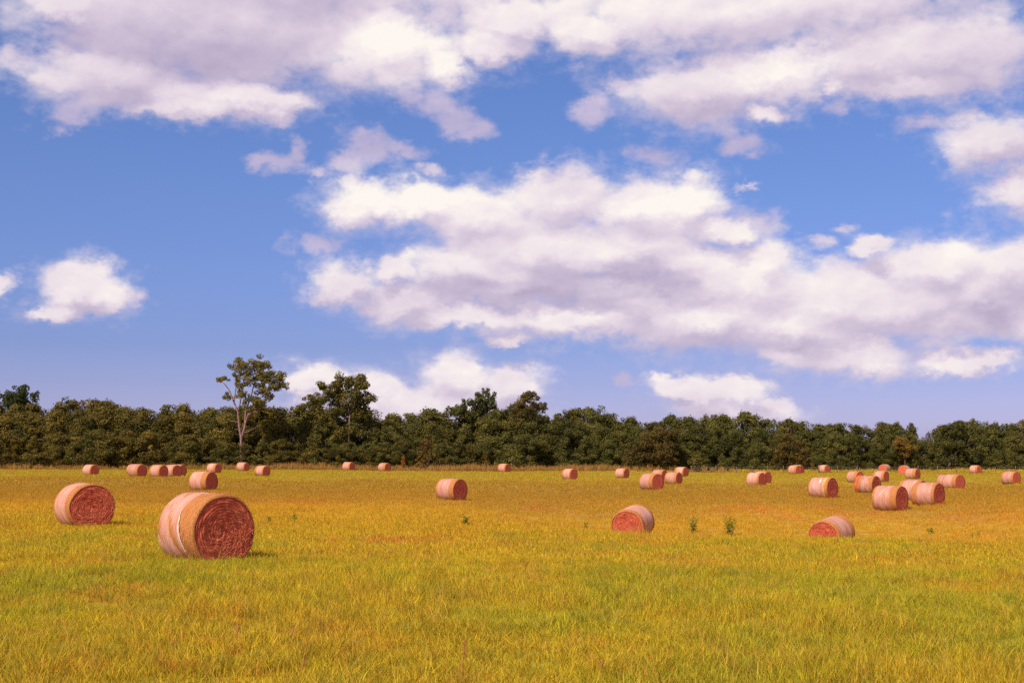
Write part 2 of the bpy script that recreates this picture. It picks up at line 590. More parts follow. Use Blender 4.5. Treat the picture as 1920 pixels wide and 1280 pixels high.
def attr(nt, name, typ='GEOMETRY'):
    n = nt.nodes.new('ShaderNodeAttribute')
    n.attribute_name = name
    n.attribute_type = typ
    return n


def thin_leaf(nt, bs, col, amount):
    """A leaf lets part of the light through."""
    tr = nt.nodes.new('ShaderNodeBsdfTranslucent')
    sock(nt, tr.inputs[0], col)
    mx = nt.nodes.new('ShaderNodeMixShader')
    mx.inputs[0].default_value = amount
    nt.links.new(bs.outputs[0], mx.inputs[1])
    nt.links.new(tr.outputs[0], mx.inputs[2])
    nt.links.new(mx.outputs[0], nt.nodes['Material Output'].inputs[0])


def mat_grass():
    m, nt, bs = new_mat('grass_blades')
    tint = attr(nt, 'tint', 'INSTANCER').outputs['Color']
    tone = attr(nt, 'tone').outputs['Fac']
    k = M(nt, 'MULTIPLY_ADD', tone, 0.7, 0.68)
    c = V(nt, 'SCALE', tint, scale=k)
    hue = attr(nt, 'hue').outputs['Fac']
    c = MIX(nt, SMOOTH(nt, hue, 0.55, 1.0, 0.0, 0.50), c, (0.24, 0.26, 0.015))
    c = MIX(nt, SMOOTH(nt, hue, 0.30, 0.0, 0.0, 0.50), c, (0.66, 0.30, 0.04))
    nt.links.new(c, bs.inputs['Base Color'])
    thin_leaf(nt, bs, c, 0.35)
    return m


def mat_ground():
    m, nt, bs = new_mat('field_soil_and_thatch')
    c = attr(nt, 'tint').outputs['Color']
    geo = nt.nodes.new('ShaderNodeNewGeometry')
    n = NOISE(nt, geo.outputs['Position'], 3.0, 8.0, 0.7)
    c = V(nt, 'SCALE', c, scale=SMOOTH(nt, n, 0.25, 0.75, 0.45, 1.15))
    nt.links.new(c, bs.inputs['Base Color'])
    b = nt.nodes.new('ShaderNodeBump')
    b.inputs['Strength'].default_value = 0.6
    b.inputs['Distance'].default_value = 0.1
    nt.links.new(n, b.inputs['Height'])
    nt.links.new(b.outputs[0], bs.inputs['Normal'])
    return m


def mat_leaf(name, dark, light, trans=0.3):
    m, nt, bs = new_mat(name)
    tone = attr(nt, 'tone').outputs['Fac']
    oi = nt.nodes.new('ShaderNodeObjectInfo')
    c = MIX(nt, tone, dark, light)
    c = MIX(nt, 1.0, c, oi.outputs['Color'], 'MULTIPLY')
    nt.links.new(c, bs.inputs['Base Color'])
    thin_leaf(nt, bs, c, trans)
    return m


def mat_bark(name, a, b):
    m, nt, bs = new_mat(name)
    tc = nt.nodes.new('ShaderNodeTexCoord')
    n = NOISE(nt, V(nt, 'MULTIPLY', tc.outputs['Object'], (5, 5, 1.2)), 2.0, 5.0, 0.65)
    nt.links.new(MIX(nt, SMOOTH(nt, n, 0.35, 0.65), a, b), bs.inputs['Base Color'])
    return m


def mat_flank():
    """Golden stalks wound round the roll."""
    m, nt, bs = new_mat('wound_hay')
    tc = nt.nodes.new('ShaderNodeTexCoord')
    oc = tc.outputs['Object']
    n = NOISE(nt, V(nt, 'MULTIPLY', oc, (26, 2.5, 2.5)), 2.0, 6.0, 0.7)
    n2 = NOISE(nt, oc, 28.0, 4.0, 0.7)
    c = RAMP(nt, M(nt, 'MULTIPLY_ADD', n2, 0.5, M(nt, 'MULTIPLY', n, 0.5)),
             [(0.32, (0.22, 0.065, 0.028)), (0.5, (0.42, 0.165, 0.05)), (0.66, (0.56, 0.28, 0.10))])
    nt.links.new(c, bs.inputs['Base Color'])
    b = nt.nodes.new('ShaderNodeBump')
    b.inputs['Strength'].default_value = 0.7
    b.inputs['Distance'].default_value = 0.03
    nt.links.new(n2, b.inputs['Height'])
    nt.links.new(b.outputs[0], bs.inputs['Normal'])
    return m


def mat_net():
    """Pale plastic net drawn over the hay, in overlapping turns."""
    m, nt, bs = new_mat('net_wrap')
    tc = nt.nodes.new('ShaderNodeTexCoord')
    oi = nt.nodes.new('ShaderNodeObjectInfo')
    oc = V(nt, 'ADD', tc.outputs['Object'], V(nt, 'SCALE', (31.0, 17.0, 9.0), scale=oi.outputs['Random']))
    turns = NOISE(nt, V(nt, 'MULTIPLY', oc, (11.0, 0.35, 0.35)), 1.0, 5.0, 0.7)
    fine = NOISE(nt, oc, 34.0, 4.0, 0.7)
    blot = NOISE(nt, V(nt, 'MULTIPLY', oc, (2.2, 1.4, 1.4)), 1.0, 3.0, 0.6)
    k = M(nt, 'MULTIPLY_ADD', turns, 0.6, M(nt, 'MULTIPLY_ADD', fine, 0.25, M(nt, 'MULTIPLY', blot, 0.35)))
    c = RAMP(nt, k, [(0.37, (0.33, 0.105, 0.045)), (0.50, (0.45, 0.185, 0.105)), (0.62, (0.50, 0.25, 0.185)), (0.80, (0.58, 0.38, 0.32))])
    c = V(nt, 'SCALE', c, scale=M(nt, 'MULTIPLY_ADD', oi.outputs['Random'], 0.26, 0.86))
    nt.links.new(c, bs.inputs['Base Color'])
    bs.inputs['Roughness'].default_value = 0.55
    bs.inputs['Specular IOR Level'].default_value = 0.3
    b = nt.nodes.new('ShaderNodeBump')
    b.inputs['Strength'].default_value = 0.5
    b.inputs['Distance'].default_value = 0.02
    nt.links.new(M(nt, 'ADD', turns, fine), b.inputs['Height'])
    nt.links.new(b.outputs[0], bs.inputs['Normal'])
    return m


def mat_end():
    """Cut end of the roll: reddish dry stalks in a spiral."""
    m, nt, bs = new_mat('spiral_hay_end')
    tc = nt.nodes.new('ShaderNodeTexCoord')
    oc = tc.outputs['Object']
    sep = nt.nodes.new('ShaderNodeSeparateXYZ')
    nt.links.new(oc, sep.inputs[0])
    dz = M(nt, 'SUBTRACT', sep.outputs[2], BH / 2)
    rad = M(nt, 'SQRT', M(nt, 'ADD', M(nt, 'MULTIPLY', sep.outputs[1], sep.outputs[1]), M(nt, 'MULTIPLY', dz, dz)))
    ang = M(nt, 'ARCTAN2', dz, sep.outputs[1])
    n = NOISE(nt, oc, 5.0, 5.0, 0.65)
    comb = nt.nodes.new('ShaderNodeCombineXYZ')
    sock(nt, comb.inputs[0], M(nt, 'MULTIPLY_ADD', n, 3.0, M(nt, 'MULTIPLY', rad, 48.0)))
    sock(nt, comb.inputs[1], M(nt, 'MULTIPLY', ang, 1.0))
    sock(nt, comb.inputs[2], sep.outputs[0])
    st = NOISE(nt, comb.outputs[0], 1.0, 5.0, 0.65)
    f = NOISE(nt, oc, 45.0, 4.0, 0.7)
    k = M(nt, 'MULTIPLY_ADD', f, 0.45, M(nt, 'MULTIPLY', st, 0.6))
    c = RAMP(nt, k, [(0.34, (0.26, 0.036, 0.030)), (0.50, (0.51, 0.100, 0.058)), (0.62, (0.62, 0.155, 0.078)), (0.76, (0.76, 0.30, 0.13))])
    nt.links.new(c, bs.inputs['Base Color'])
    b = nt.nodes.new('ShaderNodeBump')
    b.inputs['Strength'].default_value = 0.55
    b.inputs['Distance'].default_value = 0.04
    nt.links.new(k, b.inputs['Height'])
    nt.links.new(b.outputs[0], bs.inputs['Normal'])
    return m


def mat_plain(name, col, var=0.35, scale=20.0):
    m, nt, bs = new_mat(name)
    tc = nt.nodes.new('ShaderNodeTexCoord')
    n = NOISE(nt, tc.outputs['Object'], scale, 4.0, 0.6)
    c = V(nt, 'SCALE', tuple(col), scale=SMOOTH(nt, n, 0.25, 0.75, 1 - var, 1 + var))
    nt.links.new(c, bs.inputs['Base Color'])
    return m


def mat_straw():
    m, nt, bs = new_mat('loose_straw')
    tone = attr(nt, 'tone').outputs['Fac']
    c = RAMP(nt, tone, [(0.0, (0.40, 0.070, 0.042)), (0.6, (0.58, 0.150, 0.072)), (1.0, (0.78, 0.34, 0.15))])
    nt.links.new(c, bs.inputs['Base Color'])
    return m


MAT = dict(grass=mat_grass(), ground=mat_ground(), flank=mat_flank(), net=mat_net(), end=mat_end(), straw=mat_straw(),
           leaf=mat_leaf('tree_leaves', (0.028, 0.040, 0.016), (0.185, 0.142, 0.036)),
           leaf_light=mat_leaf('cottonwood_leaves', (0.055, 0.070, 0.024), (0.23, 0.185, 0.045)),
           weed=mat_leaf('weed_leaves', (0.10, 0.13, 0.035), (0.26, 0.26, 0.05)),
           bark=mat_bark('dark_bark', (0.05, 0.035, 0.028), (0.13, 0.09, 0.07)),
           pale=mat_bark('pale_bark', (0.14, 0.075, 0.068), (0.34, 0.20, 0.18)),
           wood=mat_plain('weathered_post', (0.16, 0.10, 0.07)),
           wire=mat_plain('fence_wire', (0.20, 0.17, 0.16)),
           tornnet=mat_plain('torn_white_net', (0.62, 0.48, 0.42), 0.3, 30.0),
           redhay=mat_plain('frayed_red_hay', (0.50, 0.11, 0.055), 0.5, 24.0),
           dock=mat_plain('dry_dock', (0.34, 0.12, 0.05), 0.4, 40.0),
           stripe=mat_plain('yellow_net_stripe', (0.62, 0.42, 0.08), 0.3, 24.0))

# ------------------------------------------------------------------ field: one sheet out to the horizon
RED = [  # reddish grass patches: px, py, half width, half height
    (740, 1013, 55, 9), (800, 1018, 40, 7), (625, 1015, 14, 6), (575, 944, 75, 4), (620, 945, 40, 4), (1450, 962, 50, 6),
    (1380, 955, 40, 3), (1660, 968, 30, 4), (1830, 968, 60, 5), (1010, 955, 30, 3), (480, 942, 30, 4), (1890, 975, 30, 4), (1560, 958, 30, 4)]


def project(x, y, z):
    c, s = math.cos(PITCH), math.sin(PITCH)
    zz = z - CAMZ
    dep = np.maximum(y * c + zz * s, 0.1)
    return CX + F * x / dep, CY - F * (-y * s + zz * c) / dep


_red = []
for (px, py, hw, hh) in RED:     # each patch gets its place and size on the ground
    r = ray(px, py)
    best = None
    for D in np.geomspace(14, 300, 500):
        if CAMZ + r[2] * D / r[1] < tz(r[0] * D / r[1], D):
            best = D
            break
    if best:
        _red.append((r[0] * best / r[1], best, hw * best / F, max(1.2, hh * best * best / (F * 2.5))))


def field_tint(x, y):
    """Colour of the grass: greener and yellower stands, rusty patches, cloud shade painted in as a browner mid-field band."""
    D = np.hypot(x, y)
    n = fbm(x / 9.0 + 40, y / 16.0 + 40)
    n2 = fbm(x / 2.2 + 90, y / 3.5 + 90, 3)
    Dn = D * (1 + 0.5 * (n - 0.5))
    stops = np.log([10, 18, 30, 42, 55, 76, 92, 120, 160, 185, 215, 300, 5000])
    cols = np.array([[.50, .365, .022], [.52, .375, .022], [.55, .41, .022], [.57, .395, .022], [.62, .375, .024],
                     [.62, .345, .026], [.49, .265, .03], [.44, .245, .03], [.44, .25, .03], [.48, .325, .03], [.48, .345, .03], [.42, .30, .04], [.3, .25, .05]])  # dull brown stops beyond the golden grass: cloud shadow put into the colour
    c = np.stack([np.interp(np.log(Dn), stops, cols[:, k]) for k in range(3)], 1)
    n3 = fbm(x / 4.0 + 12, y / 9.0 + 31, 3)
    green = np.clip((0.5 * n2 + 0.5 * n3 - 0.48) * 6.0, 0, 1)[:, None] * np.clip((75 - D) / 40, 0.1, 1)[:, None]
    c = c * (1 - 0.65 * green) + 0.65 * green * np.array([.37, .36, .02])
    rust = np.clip((0.40 - n2) * 4.5, 0, 1)[:, None]
    c = c * (1 - 0.45 * rust) + 0.45 * rust * np.array([.52, .23, .03])
    wob = 0.6 * (fbm(x / 1.3, y / 1.3 + 7, 3) - 0.5)
    red = np.zeros(len(x))
    for k, (rx, ry, hx, hy) in enumerate(_red):
        d = np.hypot((x - rx) / hx, (y - ry) / hy)
        red = np.maximum(red, (1.5 if k < 3 else 0.75) * np.clip((1.25 - d + wob * 1.5) * 1.6, 0, 1))
    red = (red * np.clip(1.6 * fbm(x / 1.1 + 60, y / 4.0 + 20, 3) - 0.35, 0.12, 0.6))[:, None]
    return c * (1 - red) + red * np.array([.66, .20, .05])


def build_ground():
    rr = np.concatenate([[0.6], np.geomspace(3, 340, 190), np.geomspace(400, 9000, 14)])
    aa = np.concatenate([np.linspace(-math.pi, -0.62, 24)[:-1], np.linspace(-0.62, 0.62, 190), np.linspace(0.62, math.pi, 24)[1:-1]])
    nr, na = len(rr), len(aa)
    A, Rr = np.meshgrid(aa, rr)
    x, y = (np.sin(A) * Rr).ravel(), (np.cos(A) * Rr).ravel()
    z = terrain(x, y)
    verts = np.stack([x, y, z], 1)
    faces = []
    for i in range(nr - 1):
        for k in range(na):
            k2 = (k + 1) % na
            faces.append((i * na + k, i * na + k2, (i + 1) * na + k2, (i + 1) * na + k))
    faces.append(tuple(range(na)))
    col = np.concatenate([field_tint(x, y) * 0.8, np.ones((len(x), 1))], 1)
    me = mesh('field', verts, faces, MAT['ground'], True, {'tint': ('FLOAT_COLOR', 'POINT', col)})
    if me.polygons[0].normal.z < 0:
        me.flip_normals()
    tag(obj('field', me), kind='structure')


build_ground()


# ------------------------------------------------------------------ grass
def tuft_mesh(name, n, rad, hmin, hmax, w, lean, mat):
    v, f, tone, hue = [], [], [], []
    for _ in range(n):
        a, r = random.random() * 6.283, rad * math.sqrt(random.random())
        bx, by = r * math.cos(a), r * math.sin(a)
        h = random.uniform(hmin, hmax)
        la, ll = random.random() * 6.283, h * random.uniform(0.1, lean)
        dx, dy = math.cos(la) * ll, math.sin(la) * ll
        wa = random.random() * 3.1416
        wx, wy = math.cos(wa) * w / 2, math.sin(wa) * w / 2
        t, hh = random.random(), random.random()
        b = len(v)
        for k, (s, ww) in enumerate(((0, 1.0), (0.4, 0.9), (0.75, 0.6))):
            cx, cy_, cz = bx + dx * s * s, by + dy * s * s, h * s * (1 - 0.12 * s)
            v.append((cx - wx * ww, cy_ - wy * ww, cz - 0.02 * (k == 0)))
            v.append((cx + wx * ww, cy_ + wy * ww, cz - 0.02 * (k == 0)))
        v.append((bx + dx, by + dy, h * 0.88))
        f += [(b, b + 1, b + 3, b + 2), (b + 2, b + 3, b + 5, b + 4), (b + 4, b + 5, b + 6)]
        tone += [t] * 7
        hue += [hh] * 7
    me = mesh(name, v, f, mat, False, {'tone': ('FLOAT', 'POINT', tone), 'hue': ('FLOAT', 'POINT', hue)})
    return bpy.data.objects.new(name, me)


def grass_object(name, tufts, pts, idx, scl, tint, label):
    """Points on the field, a tuft of blades grown on each with geometry nodes."""
    c = bpy.data.collections.new(name + '_tufts')
    for t in tufts:
        c.objects.link(t)
    n = len(pts)
    rot = np.stack([rng.normal(0, 0.06, n), rng.normal(0, 0.06, n), rng.random(n) * 6.283], 1)
    me = mesh(name, pts, [], None, False, {
        'idx': ('INT', 'POINT', idx), 'rot': ('FLOAT_VECTOR', 'POINT', rot), 'scl': ('FLOAT_VECTOR', 'POINT', scl),
        'tint': ('FLOAT_COLOR', 'POINT', np.concatenate([tint, np.ones((n, 1))], 1))})
    me.materials.append(MAT['grass'])
    o = tag(obj(name, me), label, 'grass', kind='stuff')
    ng = bpy.data.node_groups.new(name, 'GeometryNodeTree')
    ng.interface.new_socket('Geometry', in_out='INPUT', socket_type='NodeSocketGeometry')
    ng.interface.new_socket('Geometry', in_out='OUTPUT', socket_type='NodeSocketGeometry')
    gi, go = ng.nodes.new('NodeGroupInput'), ng.nodes.new('NodeGroupOutput')
    ci = ng.nodes.new('GeometryNodeCollectionInfo')
    ci.inputs['Collection'].default_value = c
    ci.inputs['Separate Children'].default_value = True
    ci.inputs['Reset Children'].default_value = True
    m2p = ng.nodes.new('GeometryNodeMeshToPoints')
    iop = ng.nodes.new('GeometryNodeInstanceOnPoints')
    iop.inputs['Pick Instance'].default_value = True
    ng.links.new(gi.outputs[0], m2p.inputs['Mesh'])
    ng.links.new(m2p.outputs[0], iop.inputs['Points'])
    ng.links.new(ci.outputs[0], iop.inputs['Instance'])
    for nm, ty, tgt in (('idx', 'INT', 'Instance Index'), ('rot', 'FLOAT_VECTOR', 'Rotation'), ('scl', 'FLOAT_VECTOR', 'Scale')):
        na = ng.nodes.new('GeometryNodeInputNamedAttribute')
        na.data_type = ty
        na.inputs['Name'].default_value = nm
        src = na.outputs[0]
        if nm == 'rot':
            e2r = ng.nodes.new('FunctionNodeEulerToRotation')
            ng.links.new(src, e2r.inputs[0])
            src = e2r.outputs[0]
        ng.links.new(src, iop.inputs[tgt])
    ng.links.new(iop.outputs[0], go.inputs[0])
    o.modifiers.new('grass', 'NODES').node_group = ng
    return o


def scatter(d0, d1, per_m2, half=0.43):
    area = half * (d1 * d1 - d0 * d0)
    n = int(area * per_m2)
    D = np.sqrt(rng.random(n) * (d1 * d1 - d0 * d0) + d0 * d0)
    u = (rng.random(n) * 2 - 1) * half
    return u * D, D


def build_grass():
    tufts = [tuft_mesh('tuft', 36, 0.15, 0.05, 0.16, 0.0065, 0.9, MAT['grass']) for _ in range(5)]          # 0-4 short
    tufts += [tuft_mesh('tuft', 34, 0.12, 0.10, 0.25, 0.007, 0.8, MAT['grass']) for _ in range(3)]         # 5-7 taller
    tufts += [tuft_mesh('tuft', 7, 0.16, 0.25, 0.48, 0.0065, 0.6, MAT['grass']) for _ in range(2)]           # 8-9 stalks
    tufts += [tuft_mesh('tuft', 30, 0.35, 0.07, 0.18, 0.012, 0.8, MAT['grass']) for _ in range(4)]          # 10-13 farther
    tufts += [tuft_mesh('tuft', 30, 0.8, 0.07, 0.18, 0.03, 0.8, MAT['grass']) for _ in range(3)]            # 14-16 far
    for i, t in enumerate(tufts):
        t.name = 'tuft_%02d' % i
    X, Y, I = [], [], []
    for d0, d1, den, kind in ((7, 20, 46, 0), (20, 34, 30, 0), (34, 60, 14, 1), (60, 120, 5.5, 1), (120, 290, 1.15, 2)):
        x, y = scatter(d0, d1, den)
        n = len(x)
        r = rng.random(n)
        hi = fbm(x / 1.6 + 3, y / 2.4 + 9, 3)
        if kind == 0:
            i = np.where(hi + 0.25 * (r - 0.5) > 0.56, rng.integers(5, 8, n), rng.integers(0, 5, n))
            i = np.where(r < 0.03, rng.integers(8, 10, n), i)
        elif kind == 1:
            i = rng.integers(10, 14, n)
            i = np.where(r < 0.06, rng.integers(8, 10, n), i)
        else:
            i = rng.integers(14, 17, n)
        X.append(x)
        Y.append(y)
        I.append(i)
    X, Y, I = np.concatenate(X), np.concatenate(Y), np.concatenate(I)
    Z = terrain(X, Y)
    n = len(X)
    s = rng.uniform(0.75, 1.3, n)
    h = s * (0.55 + 0.9 * fbm(X / 3.0, Y / 5.0, 3))
    scl = np.stack([s, s, h], 1)
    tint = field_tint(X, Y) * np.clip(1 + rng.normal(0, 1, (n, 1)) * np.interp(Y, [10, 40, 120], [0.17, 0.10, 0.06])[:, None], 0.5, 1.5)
    dk = rng.random(n) < np.where(Y < 60, 0.03, 0.0)
    tint[dk] *= np.array([0.45, 0.6, 0.9])
    mixr = rng.random(n) + 0.25 * (fbm(X / 0.9 + 70, Y / 1.6 + 70, 2) - 0.5)
    near = (Y < 45)
    o_ = near & (mixr < 0.07)
    tint[o_] = tint[o_] * 0.45 + 0.55 * np.array([.66, .24, .05])
    g_ = near & (mixr > 0.90)
    tint[g_] = tint[g_] * 0.45 + 0.55 * np.array([.20, .23, .05])
    stalk = (I >= 8) & (I < 10)
    tint[stalk] = tint[stalk] * 0.4 + 0.6 * np.array([.62, .33, .08])
    # keep the near bales free of blades growing through them
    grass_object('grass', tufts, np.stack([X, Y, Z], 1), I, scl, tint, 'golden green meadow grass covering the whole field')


build_grass()


# ------------------------------------------------------------------ round hay bales
def section(th, r):
    """Bale cross section: a little wider than tall, flattened where it rests."""
    y = r * (BW / 2) * math.sin(th)
    z = r * (BW / 2) * 0.965 * math.cos(th)
    lim = -(BH - BW / 2 * 0.965)
    if z < lim:
        z = lim + (z - lim) * 0.15
    return y, z + (BH - BW / 2 * 0.965)


def wob(a, b, c):
    return math.sin(a * 3.1 + c) * math.sin(b * 4.3 + 1.7 * c) + 0.5 * math.sin(a * 7.3 + 2.1 * c + b * 5.9)


def flank_mesh(name, seg, x0, x1, rise, mat, nx, seed, amp=0.010, edge=0.0, slant=None):
    """Closed band round the roll between x0 and x1, rise proud of it; slant(th) moves its right edge."""
    v, f = [], []
    for i in range(nx + 1):
        t = i / nx
        for k in range(seg):
            th = 2 * math.pi * k / seg
            xe = x1 + (slant(th) if slant else 0.0)
            x = x0 + (xe - x0) * t
            d = min(x + BL / 2, BL / 2 - x)
            sh = 0.0
            if edge and d < edge:
                sh = -edge * 0.6 * (1 - d / edge) ** 2
            ridge = 0.0035 * math.sin(x * 41 + seed + 0.6 * math.sin(th * 2)) + 0.003 * math.sin(x * 67 + 2 * seed + math.sin(th + seed))
            r = 1 + (rise + sh + ridge + amp * wob(th, x * 2.2, seed)) / (BW / 2)
            y, z = section(th, r)
            v.append((x, y, z))
    for i in range(nx):
        for k in range(seg):
            k2 = (k + 1) % seg
            f.append((i * seg + k, (i + 1) * seg + k, (i + 1) * seg + k2, i * seg + k2))
    # turn the rims inwards so the band has thickness
    for ring, flip in ((0, False), (nx, True)):
        b = len(v)
        for k in range(seg):
            x, y, z = v[ring * seg + k]
            s = 1 - (0.02 + rise) / (BW / 2)
            v.append((x, y * s, (z - BH / 2) * s + BH / 2))
        for k in range(seg):
            k2 = (k + 1) % seg
            q = (ring * seg + k, ring * seg + k2, b + k2, b + k)
            f.append(q[::-1] if flip else q)
    return mesh(name, v, f, mat, True)


def end_mesh(name, seg, rings, sgn, seed, depth):
    v, f = [], []
    for i in range(rings + 1):
        t = i / rings
        r = 0.985 * (1 - t)
        for k in range(seg):
            th = 2 * math.pi * k / seg
            y, z = section(th, r)
            z += (1 - r) * 0.03
            spiral = math.sin(2 * math.pi * (r * 12 + k / seg) + 0.8 * wob(th, r * 6, seed))
            x = BL / 2 - 0.012 - 0.05 * max(0, r - 0.86) / 0.14 * (1 if math.cos(th) > -0.3 else 0.3)
            x += depth * (0.55 * spiral + 0.9 * wob(math.sin(th) * 1.7, r * 4 + math.cos(th), seed + 2) + 0.5 * wob(math.cos(th) * 4.1, math.sin(th) * r * 5, seed)) * min(1, t * 6 + 0.2)
            v.append((sgn * x, y, z))
    for i in range(rings):
        for k in range(seg):
            k2 = (k + 1) % seg
            q = (i * seg + k, i * seg + k2, (i + 1) * seg + k2, (i + 1) * seg + k)
            f.append(q if sgn < 0 else q[::-1])
    return mesh(name, v, f, MAT['end'], True)


def straw_mesh(name, n, seed):
    """Loose stalks standing out of the end face and round its rim."""
    rn = random.Random(seed)
    v, f, tone = [], [], []
    for _ in range(n):
        r = math.sqrt(rn.random()) * 0.95
        th = rn.random() * 6.283
        ln = rn.uniform(0.05, 0.26)
        al = rn.gauss(0, 0.32)                     # stalks stray from the winding direction
        y0, z0 = section(th, r)
        ty, tz_ = math.cos(th + al), -math.sin(th + al)
        bend = rn.gauss(0, 0.25) - 0.5 * ln / max(0.12, r)
        lift0, lift1 = rn.uniform(0.0, 0.012), rn.uniform(0.0, 0.05)
        w = rn.uniform(0.002, 0.005)
        b = len(v)
        t = rn.random() ** 1.6
        ok = True
        P = []
        for j in range(5):
            q = j / 4
            y = y0 + ln * q * ty + bend * ln * q * q * tz_
            z = z0 + ln * q * tz_ - bend * ln * q * q * ty
            x = BL / 2 + 0.012 + lift0 + (lift1 - lift0) * (2 * q - 1) ** 2
            if math.hypot(y, z - BH / 2) > BW / 2 * 0.96 or z < 0.05:
                ok = False
            P.append((x, y, z))
        if not ok:
            continue
        for (x, y, z) in P:
            v.append((x, y + tz_ * w, z - ty * w))
            v.append((x + 0.003, y - tz_ * w, z + ty * w))
            tone += [t, t]
        for j in range(4):
            f.append((b + 2 * j, b + 2 * j + 1, b + 2 * j + 3, b + 2 * j + 2))
    for _ in range(n // 2):   # stray stalks on the flank beside the net
        th = rn.random() * 6.283
        x = rn.uniform(0.3, BL / 2 - 0.03) * rn.choice((1, 1, -1))
        dth, dx = rn.uniform(0.05, 0.2), rn.gauss(0, 0.05)
        w, t = rn.uniform(0.002, 0.005), rn.uniform(0.55, 1.0)
        b = len(v)
        for j in range(4):
            q = j / 3
            y, z = section(th + dth * q, 1 + (0.012 + 0.03 * (2 * q - 1) ** 2 * rn.random()) / (BW / 2))
            v += [(x + dx * q - w, y, z), (x + dx * q + w, y, z)]
            tone += [t, t]
        for j in range(3):
            f.append((b + 2 * j, b + 2 * j + 1, b + 2 * j + 3, b + 2 * j + 2))
    for _ in range(n // 4):   # fringe round the rim
        th = rn.random() * 6.283
        y, z = section(th, 0.99)
        x = BL / 2 - rn.uniform(0.0, 0.05)
        dx, k = rn.uniform(0.01, 0.05), rn.uniform(1.0, 1.035)
        y2, z2 = section(th + rn.gauss(0, 0.06), k)
        b = len(v)
        v += [(x, y, z), (x + 0.006, y, z), (x + dx, y2, z2)]
        f.append((b, b + 1, b + 2))
        tone += [rn.uniform(0.4, 1)] * 3
    return mesh(name, v, f, MAT['straw'], False, {'tone': ('FLOAT', 'POINT', tone)})


def slant_near(th):
    # the torn turn of net on the nearest bale runs slantwise down its lit flank
    a = (th / math.pi) % 2.0
    u = min(a, 2.0 - a)
    return float(np.interp(u, [0, 0.33, 0.67, 1.0], [-0.25, -0.32, -0.07, 0.0]))


VARIANTS = {}


def bale_meshes(kind, var):
    key = (kind, var)
    if key in VARIANTS:
        return VARIANTS[key]
    hi = kind == 'near'
    seg = 88 if hi else (48 if kind == 'mid' else 28)
    spans = [(-0.62, 0.40), (-0.70, 0.55), (-0.52, 0.52), (-0.66, 0.34), (-0.40, 0.60)]
    a, b = spans[var % len(spans)]
    d = dict(hay_roll=flank_mesh('hay_roll', seg, -BL / 2, BL / 2, 0.0, MAT['flank'], 56 if hi else 24, var, 0.012, 0.07),
             net_wrap=flank_mesh('net_wrap', seg, a, b, 0.009, MAT['net'], 40 if hi else 18, var, 0.012),
             end_a=end_mesh('end_face', 96 if hi else (48 if kind == 'mid' else 28), 64 if hi else (26 if kind == 'mid' else 9), 1, var * 3.1, 0.013),
             end_b=end_mesh('end_face', 48 if hi else 24, 10 if hi else 5, -1, var * 2.3, 0.018))
    if kind != 'far':
        d['straw'] = straw_mesh('loose_straw', 620 if hi else 260, var + 5)
    VARIANTS[key] = d
    return d


def ribbon(name, pts, w, mat, rise):
    """Strip lying on the flank: pts of (x, angle, half width)."""
    v, f = [], []
    for x, th, hw in pts:
        for s, rr in ((-hw, rise), (0, rise + w), (hw, rise)):
            y, z = section(th, 1 + rr / (BW / 2))
            v.append((x + s, y, z))
    for i in range(len(pts) - 1):
        for k in range(2):
            f.append((i * 3 + k, i * 3 + k + 1, (i + 1) * 3 + k + 1, (i + 1) * 3 + k))
    return mesh(name, v, f, mat, True)


